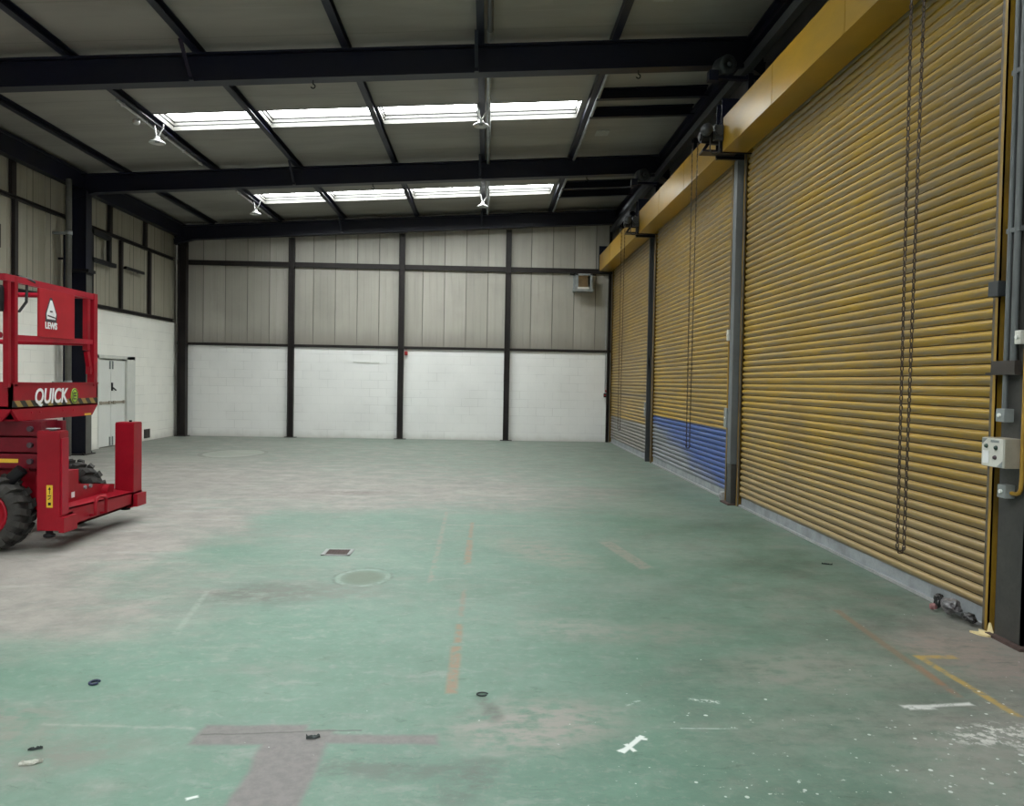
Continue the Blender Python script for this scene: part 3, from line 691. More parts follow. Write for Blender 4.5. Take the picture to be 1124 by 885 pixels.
for (z, h, lb, n_) in ((2.435, .065, 'dark sill rail on top of the white block wall at the far end', 'sill_rail'), (4.56, .13, 'dark upper rail across the far wall cladding', 'cladding_rail')):
    b = MB(); b.cbeam((XL+.02, D-.022, z+h/2), (3.68, D-.022, z+h/2), .045, h, .012, flip=-1); b.box(XL+.02, 3.68, D-.045, D+.02, z+h-.015, z+h)
    one(n_, b, 'post', lb, 'rail')
for (z, h, lb, n_) in ((3.01, .075, 'dark sill rail on top of the left white block wall', 'sill_rail'), (4.62, .07, 'dark upper rail along the left wall cladding', 'cladding_rail')):
    b = MB(); b.cbeam((XL+.025, YB, z+h/2), (XL+.025, D-.3, z+h/2), .05, h, .012); b.box(XL, XL+.06, YB, D-.3, z+h-.015, z+h)
    one(n_, b, 'post', lb, 'rail')
for (y, z0, z1, w_, lb) in [(14.03, 4.69, 5.4, .13, 'thick short stud above the left wall rail, in front of the column'), (17.57, 4.69, 5.3, .12, 'first short stud above the left wall rail, behind the column'),
                            (19.35, 4.69, 5.3, .13, 'second short stud above the left wall rail, behind the column'), (14.1, 3.085, 4.62, .10, 'tall stud below the left wall rail, above the lift guardrail'),
                            (18.1, 3.085, 4.62, .09, 'tall stud on the left cladding beside the pipe frame'), (19.6, 3.085, 4.62, .10, 'tall stud on the left cladding nearest the far corner')]:
    b = MB(); b.cbeam((XL+.03, y, z0), (XL+.03, y, z1), w_, .06, .012, up=(1, 0, 0)); one('wall_stud', b, 'post', lb, 'stud', 'studs on the left wall')
# bracket frame of dark pipe on the left wall
b = MB(); x = -8.2
b.bar((x, 16.6, 3.09), (x, 16.6, 4.60), .10, .07, (1, 0, 0)); b.bar((x, 16.55, 4.57), (x, 17.43, 4.52), .07, .10); b.bar((x, 17.38, 4.50), (x, 17.38, 3.98), .10, .07, (1, 0, 0)); b.bar((x, 16.5, 3.98), (x, 17.65, 3.98), .07, .09)
b.box(XL-.01, x, 16.57, 16.63, 3.5, 3.56); b.box(XL-.01, x, 16.57, 16.63, 4.3, 4.36)
one('pipe_frame', b, 'black', 'black square pipe frame fixed high on the left wall', 'frame')
b = MB(); b.bar((-8.2, 18.15, 4.02), (-8.2, 19.1, 4.02), .05, .06); b.box(XL-.02, -8.2, 18.2, 18.24, 4.0, 4.04); b.box(XL-.02, -8.2, 19.0, 19.04, 4.0, 4.04)
one('wall_bar', b, 'black', 'short black horizontal bar on the left cladding', 'bar')
b = MB(); b.box(XL-.02, XL+.02, 13.4, 13.72, 3.72, 4.12); b.box(XL+.02, XL+.03, 13.43, 13.69, 3.75, 4.09); one('vent_plate', b, 'brown', 'brown square vent plate high on the left cladding at the picture edge', 'vent')
# left wall columns
for (y, lb) in ((15.92, 'dark steel column against the left wall behind the red lift'), (10.56, 'dark steel column at the left wall under the first rafter')):
    c_ = thing('steel_column', lb, 'column', (-8.1, y, 0)); c_['kind'] = 'thing'
    b = MB(); b.ibeam((-8.085, y, 0), (-8.085, y, 5.2), .22, .36, .02, .03, up=(1, 0, 0)); b.build('column', 'steel', c_)
    b = MB(); b.box(-8.29, -7.87, y-.22, y+.22, 0, .02)
    for sx in (-1, 1):
        for sy in (-1, 1): b.cyl((-8.085+sx*.16, y+sy*.17, .02), (0, 0, 1), .03, .016, 6)
    b.build('base_plate', 'post', c_)
    b = MB(); b.box(-8.28, -7.84, y-.14, y+.14, 3.60, 3.66); b.build('strap', 'black', c_)
    b = MB(); b.box(-7.905, -7.895, y-.108, y+.108, .02, 3.55); b.build('flange_strip', 'colgrey', c_)
dp = thing('downpipe', 'grey downpipe beside the left wall column', 'pipe', (-8.12, 15.35, .02))
b = MB(); b.tube([(-8.0, 15.35, .02), (-8.0, 15.35, 5.3)], .055, 14); b.build('pipe', 'colgrey', dp)
for z in (1.4, 2.9, 4.25):
    b = MB(); b.lathe((-8.0, 15.35, z), (0, 0, 1), [(0, .055), (0, .066), (.07, .066), (.07, .055)], 14); b.box(XL-.0, -8.03, 15.33, 15.37, z, z+.05)
    b.build('collar', 'galv', dp)
b = MB(); b.tube([(-8.17, 15.55, .02), (-8.17, 15.55, 4.3)], .035, 12)
for z in (1., 2.4, 3.8): b.box(XL-.0, -8.13, 15.53, 15.57, z, z+.04)
one('downpipe', b, 'steel', 'thin dark pipe between downpipe and column on the left wall', 'pipe')
for (y, z, lb) in ((19.55, .06, 'brown air brick at the foot of the left wall, right of the door'), (16.62, 0.02, 'brown air brick at the foot of the left wall, left of the door')):
    b = MB(); b.box(XL-.01, XL+.015, y-.16, y+.16, z, z+.22)
    for k in range(3): b.box(XL+.015, XL+.022, y-.14, y+.14, z+.03+.065*k, z+.06+.065*k)
    one('air_brick', b, 'brown', lb, 'vent', 'air bricks')

# ------------------------------------------------------------------ things on the far wall
fa = thing('extractor_box', 'brown and grey extractor box high on the far wall beside the shutters', 'extractor', (2.56, D-.2, 4.06))
b = MB()
for (x0, x1, z0, z1) in ((2.32, 2.40, 4.10, 4.52), (2.72, 2.78, 4.10, 4.52), (2.32, 2.78, 4.47, 4.52), (2.28, 2.82, 4.05, 4.11)): b.box(x0, x1, D-.34, D+.02, z0, z1)
b.box(2.30, 2.80, D-.02, D+.03, 4.08, 4.54); b.build('housing', 'boxgrey', fa)
b = MB(); b.box(2.40, 2.66, D-.31, D-.03, 4.16, 4.47)
for k in range(6): b.bar((2.41, D-.318, 4.20+k*.045), (2.65, D-.318, 4.20+k*.045), .012, .02)
b.build('grille', 'fanbrown', fa)
b = MB(); b.box(2.38, 2.70, D-.345, D-.10, 4.11, 4.16); b.build('tray', 'boxwhite', fa)
b = MB(); b.tube([(2.2, D-.06, 4.53), (2.9, D-.06, 4.53)], .02, 8); b.build('bracket', 'post', fa)
cp = thing('call_point', 'small red and black call point on the far wall beside the last shutter', 'call point', (3.2, D-.05, 1.2))
b = MB(); b.bbox(3.185, 3.255, D-.055, D-.001, 1.22, 1.33, .006); b.build('body', 'black', cp)
b = MB(); b.bbox(3.225, 3.285, D-.05, D-.001, 1.36, 1.42, .005); b.build('sounder', 'redbtn', cp)
b = MB(); b.cyl((3.22, D-.055, 1.275), (0, -1, 0), .012, .02, 14); b.build('button', 'redbtn', cp)
b = MB(); b.tube([(3.215, D-.012, 2.44), (3.215, D-.012, 1.9), (3.222, D-.012, 1.34)], .011, 8); b.tube([(3.2, D-.035, 3.9), (3.205, D-.035, 3.2), (3.21, D-.055, 2.52)], .009, 8)
one('wall_cable', b, 'cablegrey', 'thin grey cable running down the far wall to the call point', 'cable')
b = MB(); b.bbox(-2.22, -2.14, D-.06, D-.001, 2.26, 2.36, .006); b.cyl((-2.18, D-.06, 2.31), (0, -1, 0), .03, .025, 12); b.tube([(-2.18, D-.02, 2.36), (-2.18, D-.02, 2.44)], .008)
one('alarm_sounder', b, ['redbtn'], 'small dark red sounder right of the middle post on the far wall', 'sounder')
b = MB(); b.bar((-3.6, D-.008, 2.055), (-2.9, D-.008, 2.045), .02, .03); one('wall_strip', b, 'framegrey', 'short pale strip fixed on the white blocks left of the middle post', 'strip')

# ------------------------------------------------------------------ shutters
def slat_curtain(y0, y1, ztop, z0, pitch=.0755, depth=.026):
    b = MB(); b.smooth = True
    n = int((ztop-z0)/pitch); seg = 8
    prof = [(0.03, 0.0), (.06, .16), (.16, .42), (.32, .74), (.48, .95), (.60, 1.0), (.72, .93), (.83, .66), (.91, .28), (.925, -.1)]
    ycuts = np.linspace(y0, y1, 9)
    for i in range(n+1):
        zb = z0+i*pitch; b.cur = 0; b.smooth = True
        vs = []
        for (tt, dd) in prof:
            for yy in ycuts: vs.append((XR-depth*dd+.003*math.sin(yy*1.7+i*.35), yy, zb+tt*pitch))
        m = len(ycuts)
        b.add(vs, [(r*m+c, r*m+c+1, (r+1)*m+c+1, (r+1)*m+c) for r in range(len(prof)-1) for c in range(m-1)])
        b.cur = 1; b.smooth = False
        b.box(XR+.001, XR+.012, y0, y1, zb+.90*pitch, zb+1.05*pitch)
        # end locks on alternate laths
        if i % 2 == 0:
            b.box(XR-.018, XR-.002, y0-.022, y0+.03, zb+.012, zb+pitch-.014); b.box(XR-.018, XR-.002, y1-.03, y1+.022, zb+.012, zb+pitch-.014)
    b.cur = 1; b.box(XR+.006, XR+.014, y0, y1, z0, ztop)
    return b

def chain_mesh(xa, xb, y, ztop, zbot, link=.042, r=.0042, hw0=.0085):
    """hand chain: two hanging strands joined by a bend at the bottom"""
    b = MB(); path = []
    xm = (xa+xb)/2; hw = .022
    z = ztop
    L1 = [(xa+(xm-hw-xa)*((ztop-zz)/(ztop-zbot)), zz) for zz in np.arange(ztop, zbot+.03, -link*.74)]
    bend = [(xm-hw*math.cos(a), zbot+.03-.03*math.sin(a)) for a in np.linspace(.35, PI-.35, 3)]
    L2 = [(xb+(xm+hw-xb)*((ztop-zz)/(ztop-zbot)), zz) for zz in np.arange(zbot+.03, ztop, link*.74)]
    pts = L1+bend+L2
    for i, (x, z) in enumerate(pts):
        a, c = pts[max(i-1, 0)], pts[min(i+1, len(pts)-1)]; d = Vector((c[0]-a[0], 0, c[1]-a[1])).normalized()
        side = Vector((0, 1, 0)) if i % 2 else d.cross(Vector((0, 1, 0))).normalized()
        ctr = Vector((x, y, z)); hl, hw2 = link/2-r, hw0
        ring = []
        for aa in np.linspace(0, PI, 4): ring.append(ctr+d*(hl-.008+.008*math.sin(aa))+side*hw2*math.cos(aa))
        for aa in np.linspace(PI, 2*PI, 4): ring.append(ctr+d*(-hl+.008+.008*math.sin(aa))+side*hw2*math.cos(aa))
        b.tube(ring, r, 5, closed=True)
    return b

def operator(parent, y, z, big=True):
    """gear, motor drum and chain wheel that turn the shutter barrel"""
    b = MB(); b.box(3.0, 3.34, y+.28, y+.30, z-.26, z+.36); b.box(2.74, 3.2, y+.10, y+.30, z-.26, z-.235); b.bar((2.76, y+.2, z-.24), (3.05, y+.2, z+.2), .03, .04)
    b.build('bracket', 'steel', parent)
    b = MB(); b.cyl((2.72, y+.14, z-.06), (1, 0, 0), .26, .085, 20); b.cyl((2.70, y+.14, z-.06), (1, 0, 0), .02, .06, 16)
    b.build('motor', 'black', parent)
    b = MB(); b.lathe((2.75, y-.02, z-.02), (0, 1, 0), [(-.03, 0), (-.03, .075), (-.012, .075), (0, .055), (.012, .075), (.03, .075), (.03, 0)], 22)
    b.cyl((2.75, y-.02, z-.02), (0, 1, 0), .16, .02, 10); b.build('chain_wheel', 'tubegrey', parent)
    b = MB(); b.box(2.86, 2.98, y+.02, y+.26, z-.13, z+.06); b.cyl((2.92, y+.02, z-.03), (0, -1, 0), .03, .05, 16); b.build('gearbox', 'tubegrey', parent)
    b = MB(); b.tube([(2.82, y+.06, z-.1), (2.82, y+.06, z-.24)] + [(2.88-.06*math.cos(a), y+.06, z-.24-.06*math.sin(a)) for a in np.linspace(.2, PI-.2, 8)] + [(2.94, y+.06, z-.24), (2.94, y+.06, z-.13)], .009, 8)
    b.build('cable_loop', 'cable', parent)

shut = [  # curtain y0,y1, hood y0,y1, material, label
    (5.14, 10.30, 5.0, 10.16, 'sh_near', 'nearest yellow roller shutter, all worn yellow with a grey bottom rail'),
    (10.88, 15.82, 10.42, 15.77, 'sh_blue', 'middle roller shutter, yellow above a blue and grey lower band'),
    (16.45, 21.22, 16.03, 21.26, 'sh_grey', 'farthest roller shutter, yellow above a bare grey foot')]
for k, (y0, y1, h0, h1, mt_, lb) in enumerate(shut):
    s_ = thing('roller_shutter', lb, 'shutter', (XR, (y0+y1)/2, 0), 'yellow roller shutters')
    slat_curtain(y0, y1, 4.95, .12).build('curtain', [mt_, 'groove'], s_)
    b = MB()   # bottom rail: angle with a lighter lip, slightly bent on the near door
    pr = [(XR-.030, .012), (XR-.030, .024), (XR-.008, .026), (XR-.004, .125), (XR+.012, .125), (XR+.012, .012)]
    ycut = np.linspace(y0-.01, y1+.01, 13); vs = []
    for i, yy in enumerate(ycut):
        dx = -.010*math.sin(i*1.9)*(1 if k == 0 else .3); dz = .008*math.sin(i*2.3) if k == 0 else 0
        vs += [(x+dx, yy, z+dz*(z > .05)) for x, z in pr]
    n = len(pr); b.add(vs, [(i*n+a, i*n+(a+1) % n, (i+1)*n+(a+1) % n, (i+1)*n+a) for i in range(12) for a in range(n)] + [tuple(range(n)), tuple(range(12*n, 13*n))])
    bo = b.build('bottom_rail', 'railgrey', s_)
    b = MB(); b.box(XR-.036, XR-.028, y0, y1, .003, .028); b.build('rubber_seal', 'cablegrey', bo)
    for yg, sg in ((y0, -1), (y1, 1)):   # guide channels, open towards the curtain
        b = MB(); a = lambda q: yg+sg*q
        def bx(x0, x1, q0, q1, z0=.0, z1=4.66): b.box(x0, x1, min(a(q0), a(q1)), max(a(q0), a(q1)), z0, z1)
        bx(XR-.055, XR-.045, .03, .066); bx(XR+.02, XR+.03, -.04, .066); bx(XR-.055, XR+.03, .058, .066)
        g = b.build('guide_rail', 'yelguide', s_)
        b = MB(); bx(XR-.052, XR-.042, .0, .03, .0, 4.66); b.build('worn_lip', 'lip', g)
    b = MB()   # hood: folded sheet, open slot behind
    P = [(2.99, 4.615), (3.31, 4.615), (3.31, 4.63), (3.005, 4.63), (3.005, 5.035), (3.46, 5.035), (3.46, 5.05), (2.99, 5.05)]
    b.prism([(x, h0, z) for x, z in P], (0, h1-h0, 0)); b.box(2.99, 3.46, h0-.004, h0, 4.615, 5.05); b.box(2.99, 3.46, h1, h1+.004, 4.615, 5.05)
    for yj in np.linspace(h0, h1, 4)[1:-1]: b.box(2.986, 2.99, yj-.03, yj+.03, 4.62, 5.045)
    b.build('hood', 'yelbox', s_)
    b = MB(); b.cyl((3.32, h0+.03, 4.84), (0, 1, 0), h1-h0-.06, .10, 18); b.build('barrel', 'tubegrey', s_)
    for ye in (h0-.03, h1+.008):
        b = MB(); b.box(2.97, 3.5, ye, ye+.02, 4.60, 5.30)
        if ye < h0: b.box(2.985, 3.40, h0-.03, h0+.02, 4.585, 4.612)
        b.build('end_plate', 'steel', s_)
    if k: operator(s_, h0-.34, 4.88)
    else: operator(s_, 4.72, 4.88)
for (xa, xb, y, zt, zb_, lb) in [(2.71, 2.80, 5.10, 4.86, .52, 'heavy rusty hand chain hanging in front of the nearest shutter'),
                                (2.715, 2.785, 10.62, 4.84, .74, 'hand chain hanging in front of the middle shutter'), (2.715, 2.785, 16.2, 4.84, .64, 'hand chain hanging in front of the farthest shutter')]:
    b = chain_mesh(xa, xb, y, zt, zb_, *((.044, .0044, .0085) if y < 6 else (.05, .0040, .0055))); one('hand_chain', b, 'chain', lb, 'chain', 'hand chains')

# posts between the shutters
po = thing('door_post', 'grey post between the nearest and middle shutters', 'post', (3.5, 10.55, 0), 'posts between shutters')
b = MB(); b.ibeam((3.50, 10.54, 0), (3.50, 10.54, 5.66), .28, .24, .02, .02, up=(1, 0, 0)); b.build('column', 'nearcol', po)
b = MB(); b.bbox(3.27, 3.375, 10.41, 10.56, .55, 4.60, .008); b.build('trunking', 'trunk', po)
b = MB(); b.box(3.285, 3.372, 10.41, 10.60, .02, .55); b.build('foot_cover', 'nearcol', po)
b = MB(); b.box(3.24, 3.62, 10.38, 10.72, 0, .02); b.build('base_plate', 'rust', po)
po = thing('door_post', 'brown post between the middle and farthest shutters', 'post', (3.5, 16.12, 0), 'posts between shutters')
b = MB(); b.ibeam((3.50, 16.12, 0), (3.50, 16.12, 5.66), .30, .24, .02, .02, up=(1, 0, 0)); b.build('column', 'nearcol', po)
b = MB(); b.box(3.30, 3.375, 16.16, 16.22, 0, 4.6); b.build('trunking', 'tubegrey', po)
po = thing('door_post', 'charcoal steel column beside the near end of the first shutter', 'post', (3.46, 4.86, 0), 'posts between shutters')
b = MB(); b.ibeam((3.465, 4.86, 0), (3.465, 4.86, 5.75), .25, .26, .02, .03, up=(1, 0, 0)); b.box(3.335, 3.60, 4.735, 4.75, 0, 5.75); b.build('column', 'nearcol', po)
b = MB(); b.box(3.29, 3.64, 4.68, 5.02, 0, .018); b.build('base_plate', 'rust', po)
b = MB(); b.box(3.28, 3.34, 4.80, 5.09, 1.70, 1.715); b.box(3.29, 3.34, 4.82, 5.05, 1.715, 1.79); b.build('clamp', 'brown', po)
b = MB(); b.box(3.36, 3.5, 4.99, 5.03, .0, 4.6); b.build('flange_strip', 'brown', po)

# switch gear on the near column
cb = thing('control_box', 'pale push-button control box with three buttons on the near column', 'control box', (3.28, 4.88, 1.10))
b = MB(); b.bbox(3.215, 3.335, 4.765, 4.985, 1.115, 1.30, .006); b.build('case', 'boxbeige', cb)
b = MB(); b.bbox(3.203, 3.217, 4.77, 4.98, 1.118, 1.297, .004); fc = b.build('face_plate', 'boxwhite', cb)
b = MB()
b.prism([(3.2015, 4.977, 1.294), (3.2015, 4.925, 1.294), (3.2015, 4.977, 1.255)], (.002, 0, 0)); b.prism([(3.2015, 4.773, 1.121), (3.2015, 4.825, 1.121), (3.2015, 4.773, 1.16)], (.002, 0, 0)); b.box(3.2015, 3.2035, 4.81, 4.89, 1.272, 1.287)
b.build('legend', 'boxgrey', fc)
b = MB(); b.box(3.2, 3.2035, 4.905, 4.965, 1.135, 1.215); b.build('sticker', 'decalwhite', fc)
for (yy, zz, m_, l_) in ((4.93, 1.246, 'greenbtn', 'dark green button'), (4.835, 1.240, 'greenbtn', 'dark green button'), (4.843, 1.178, 'decaldark', 'dark red button')):
    b = MB(); b.lathe((3.203, yy, zz), (-1, 0, 0), [(0, .014), (.005, .014), (.005, .010), (.013, .010), (.015, 0)], 16); o = b.build('button', m_, cb); o['label'] = l_
def switch(x0, x1, y0, y1, z0, z1, lb, cat='switch box', knob=True, m_='boxgrey'):
    s_ = thing('switch_box', lb, cat, ((x0+x1)/2, (y0+y1)/2, z0), 'switch boxes beside the shutters')
    b = MB(); b.bbox(x0, x1, y0, y1, z0, z1, .006); b.build('case', m_, s_)
    if knob:
        b = MB(); b.cyl((x0, (y0+y1)/2, (z0+z1)/2), (-1, 0, 0), .012, .013, 12); b.build('knob', 'white', s_)
    return s_
switch(3.27, 3.335, 4.87, 4.955, 1.40, 1.485, 'small grey switch box above the control box on the near column')
switch(3.27, 3.335, 4.835, 4.915, .92, 1.005, 'small grey junction box below the control box on the near column')
switch(3.28, 3.335, 4.755, 4.815, 1.89, 1.975, 'small white switch high on the near column', m_='boxwhite')
b = MB(); b.bbox(3.285, 3.345, 5.0, 5.10, 2.21, 2.31, .006); b.box(3.335, 3.42, 4.98, 5.04, 2.23, 2.29); one('limit_switch', b, 'tubegrey', 'dark grey limit switch on the near guide rail', 'switch')
b = MB(); b.tube([(3.31, 4.93, 1.485), (3.31, 4.93, 5.4)], .016, 10); b.tube([(3.31, 4.86, 1.72), (3.31, 4.86, 5.4)], .02, 10)
for z in (2.6, 3.6, 4.6): b.box(3.30, 3.345, 4.83, 4.96, z, z+.03)
one('conduit', b, 'trunk', 'pair of grey conduits running up the near column', 'conduit')
b = MB(); b.tube([(3.31, 4.84, .955), (3.31, 4.79, .955), (3.31, 4.765, .965), (3.31, 4.75, .99), (3.31, 4.745, 1.05), (3.31, 4.745, 1.86)], .013, 10); one('conduit', b, 'yelpipe', 'yellow bent conduit on the edge of the near column', 'conduit')
switch(3.30, 3.36, 10.72, 10.84, 1.02, 1.29, 'grey switch box on the post beside the blue shutter band', m_='boxgrey')
switch(3.31, 3.36, 10.76, 10.84, 2.22, 2.37, 'small pale switch box halfway up the yellow guide of the middle shutter', m_='boxwhite')
switch(3.30, 3.36, 16.27, 16.40, .93, 1.22, 'grey switch box on the post beside the farthest shutter')
switch(3.32, 3.36, 16.16, 16.24, 1.95, 2.12, 'small dark switch box high on the post of the farthest shutter', m_='tubegrey', knob=False)
b = MB(); b.tube([(3.335, 10.80, 1.29), (3.335, 10.80, 2.22)], .012, 8); one('conduit', b, 'yelpipe', 'yellow conduit between the two switch boxes of the middle shutter', 'conduit')
b = MB(); b.bbox(3.30, 3.37, 10.86, 10.96, .0, .11, .01); b.cyl((3.30, 10.91, .06), (-1, 0, 0), .02, .03, 12); one('floor_stop', b, 'cablegrey', 'small pale stop at the foot of the middle shutter guide', 'stop')

# tube and upright struts above the hoods
tb = thing('hood_rail', 'dark grey square tube running above the yellow hoods', 'rail', (3.3, 10, 5.66))
b = MB(); b.bar((3.30, -2, 5.72), (3.30, 21.2, 5.72), .10, .12); b.build('tube', 'tubegrey', tb)
for y in (4.9, 7.6, 10.28, 13.0, 15.9, 18.6):
    b = MB(); b.box(3.33, 3.40, y-.04, y+.04, 5.05, 5.66); b.box(3.3, 3.72, y-.03, y+.03, 5.58, 5.64); b.build('strut', 'steel', tb)
def drum(y, lb):
    x, z = 3.0, 5.72
    d0 = thing('round_motor_unit', lb, 'motor', (x, y, z-.16), 'round units at the rafter ends')
    b = MB(); b.lathe((x, y, z), (.25, -1, -.1), [(-.16, 0), (-.16, .09), (-.1, .12), (.08, .12), (.10, .10), (.10, .05), (.06, .04), (.06, 0)], 24); b.build('drum', 'tubegrey', d0)
    b = MB(); b.lathe((x+.03, y-.09, z-.01), (.25, -1, -.1), [(0, .0), (0, .035), (.025, .03), (.03, 0)], 16); b.build('hub', 'tubegrey', d0)
    b = MB(); b.box(x-.2, x+.30, y-.02, y+.06, z-.17, z-.13); b.bar((x+.05, y+.03, z), (x+.3, y+.03, z+.02), .05, .05); b.box(x-.22, x-.10, y-.07, y+.05, z-.21, z-.08); b.build('bracket', 'steel', d0)
drum(10.18, 'dark round motor drum at the right end of the first rafter')
drum(15.6, 'dark round motor drum at the right end of the second rafter')

# ------------------------------------------------------------------ red scissor lift
LX, LY = -5.35, 7.88
L = thing('scissor_lift', 'red rough-terrain scissor lift parked on the worn concrete', 'scissor lift', (LX, LY, 0))
XF, XBk = -4.20, -6.55; Y0, Y1 = 7.11, 8.66
# platform tray with folded skirt
b = MB()
b.box(XBk, XF, Y0, Y1, 1.275, 1.30)
b.box(XF-.03, XF, Y0, Y1, 1.275, 1.50); b.box(XBk, XBk+.03, Y0, Y1, 1.275, 1.50); b.box(XBk, XF, Y0, Y0+.03, 1.275, 1.50); b.box(XBk, XF, Y1-.03, Y1, 1.275, 1.50)
b.prism([(XF, Y0+.0, 1.276), (XF, Y1, 1.276), (XF, Y1-.12, 1.165), (XF, Y0+.11, 1.165)], (-.03, 0, 0))
b.prism([(XBk, Y0, 1.276), (XF, Y0, 1.276), (XF-.1, Y0+.02, 1.165), (XBk+.1, Y0+.02, 1.165)], (0, .03, 0)); b.prism([(XBk, Y1, 1.276), (XF, Y1, 1.276), (XF-.1, Y1-.02, 1.165), (XBk+.1, Y1-.02, 1.165)], (0, -.03, 0))
b.box(XBk+.1, XF-.03, Y0+.1, Y1-.12, 1.165, 1.18); b.bar((XF-.01, Y0, 1.505), (XF-.01, Y1, 1.505), .035, .014)
pf = b.build('platform', 'red', L)
for yy in (7.42, 7.56, 7.96, 8.16):
    b = MB(); b.cyl((XF, yy, 1.235), (1, 0, 0), .008, .010, 8); b.build('bolt', 'redsheen', pf)
b = MB(); b.box(XF-.001, XF+.002, Y0+.01, Y1-.01, 1.292, 1.350); b.build('hazard_stripe', 'hazard', pf)
b = MB(); b.box(XF-.001, XF+.002, 8.38, 8.51, 1.168, 1.188); b.build('warning_label', 'decalyellow', pf)
text_mesh('QUICK', .198, (XF+.0045, 7.455, 1.318), pf, 'lettering', 'decalwhite', shear=.18, bold=.0045, sx=.92)
b = MB(); b.lathe((XF+.001, 8.175, 1.375), (1, 0, 0), [(0, 0), (.004, .0), (.004, .062), (0, .062)], 28)
for v in range(len(b.v)): x, y, z = b.v[v]; b.v[v] = (x, 8.175+(y-8.175)*1.12, 1.375+(z-1.375)*1.28)
em = b.build('green_badge', 'decalgreen', pf)
b = MB(); rr = [(XF+.0055, 8.175+.058*math.cos(a), 1.375+.068*math.sin(a)) for a in np.linspace(.0, 2*PI, 25)[:-1]]; b.tube(rr, .0045, 6, closed=True)
for zz in (1.405, 1.375, 1.345): b.box(XF+.004, XF+.007, 8.15, 8.205, zz-.005, zz+.006)
b.box(XF+.004, XF+.007, 8.145, 8.158, 1.34, 1.411)
b.build('badge_ring', 'decaldark', pf)
# guardrails
def post(x, y, w=.06, z0=1.5, z1=2.46):
    b = MB(); b.bbox(x-w/2, x+w/2, y-w/2, y+w/2, z0, z1, .006); return b
for (x, y, w) in ((XF-.025, 7.185, .05), (XF-.025, 7.085, .045), (XF-.035, 8.485, .055), (XF-.03, 8.60, .075), (XBk+.04, Y0+.04, .06), (XBk+.04, Y1-.04, .06), (-5.4, Y0+.03, .05), (-5.4, Y1-.03, .05)):
    post(x, y, w, 1.47 if y < 8.45 or y > 8.55 else 1.85).build('guard_post', 'red', L)
for (p, q, w, lbn) in [((XF-.03, 7.02, 2.435), (XF-.03, 8.64, 2.425), .058, 'top_rail'), ((XF-.03, 7.2, 1.915), (XF-.03, 8.62, 1.945), .05, 'mid_rail'),
                       ((XBk+.03, Y0, 2.435), (XBk+.03, Y1, 2.435), .05, 'top_rail'), ((XBk+.03, Y0, 1.93), (XBk+.03, Y1, 1.93), .045, 'mid_rail')]:
    b = MB(); b.bar(p, q, w, w); b.build(lbn, 'redsheen', L)
for y in (7.06, Y1-.03):
    for z, nm in ((2.435, 'top_rail'), (1.93, 'mid_rail')):
        b = MB(); b.tube([(XBk, y, z), (XF-.06, y, z)] , .026, 10); b.build(nm, 'redsheen', L)
b = MB(); b.bar((XF-.03, 8.48, 1.84), (XF-.03, 8.55, 1.62), .04, .05); b.box(XF-.05, XF, 8.5, 8.53, 1.60, 1.68); b.build('latch', 'red', L)
sg = MB(); sg.bbox(XF-.012, XF+.006, 7.53, 8.165, 1.945, 2.40, .003); sgo = sg.build('sign_board', 'redboard', L)
b = MB(); xx = XF+.007   # pale cone emblem on its dark bands
b.prism([(xx, 7.655, 2.118), (xx, 7.80, 2.118), (xx, 7.815, 2.17), (xx, 7.742, 2.30), (xx, 7.715, 2.30), (xx, 7.65, 2.17)], (.003, 0, 0)); b.build('emblem', 'decalwhite', sgo)
b = MB(); b.prism([(xx+.003, 7.665, 2.145), (xx+.003, 7.80, 2.13), (xx+.003, 7.80, 2.142), (xx+.003, 7.665, 2.158)], (.002, 0, 0)); b.box(xx+.003, xx+.005, 7.705, 7.75, 2.185, 2.20)
b.prism([(xx-.0005, 7.635, 2.09), (xx-.0005, 7.825, 2.09), (xx-.0005, 7.835, 2.17), (xx-.0005, 7.745, 2.325), (xx-.0005, 7.712, 2.325), (xx-.0005, 7.63, 2.17)], (.002, 0, 0)); b.build('emblem_outline', 'decaldark', sgo)
text_mesh('LEWS', .085, (xx+.004, 7.622, 2.028), sgo, 'lettering', 'decalwhite', bold=.003, sx=.98)
b = MB(); b.bbox(XF-.30, XF-.02, 6.93, 7.045, 2.13, 2.36, .02); b.lathe((XF-.2, 6.99, 2.36), (0, 0, 1), [(0, .02), (.05, .012), (.07, .02), (.09, 0)], 12); b.build('control_box', 'black', L)
b = MB(); b.tube([(XF-.03, 7.24, 2.46), (XF-.02, 7.42, 2.45), (XF-.02, 7.48, 2.44)], .024, 8); b.tube([(XF-.015, 7.37, 2.43), (XF-.02, 7.37, 2.25), (XF-.06, 7.33, 2.16), (XF-.12, 7.2, 2.14)], .013, 8); b.build('cable', 'cable', L)
# folded scissor arms
for y in (7.30, 8.30):
    for i in range(3):
        z = .80+.148*i; b = MB(); b.bbox(-6.35 if y < 8 else -6.9, -4.03 if y < 8 else -4.60, y-.035, y+.035, z-.066, z+.066, .006); ar = b.build('scissor_arm', 'dred', L)
        for x in (-4.115, -5.2, -6.28):
            b = MB(); b.cyl((x if y < 8 else x-.55, y-.036, z), (0, -1, 0), .035, .024, 14); b.build('pivot_pin', 'decaldark', ar)
        if i == 0 and y < 8:
            b = MB(); b.box(-4.55, -4.23, y-.038, y-.034, z-.015, z+.02); b.build('warning_label', 'decalyellow', ar)
for x in (-5.2, -6.28):
    for i in range(3): b = MB(); b.cyl((x, 7.3, .80+.148*i), (0, 1, 0), 1.0, .035, 12); b.build('cross_shaft', 'dred', L)
b = MB()
for i in range(3): b.bbox(-4.14, -4.0, 7.57, 7.64, .735+.148*i, .86+.148*i, .008)
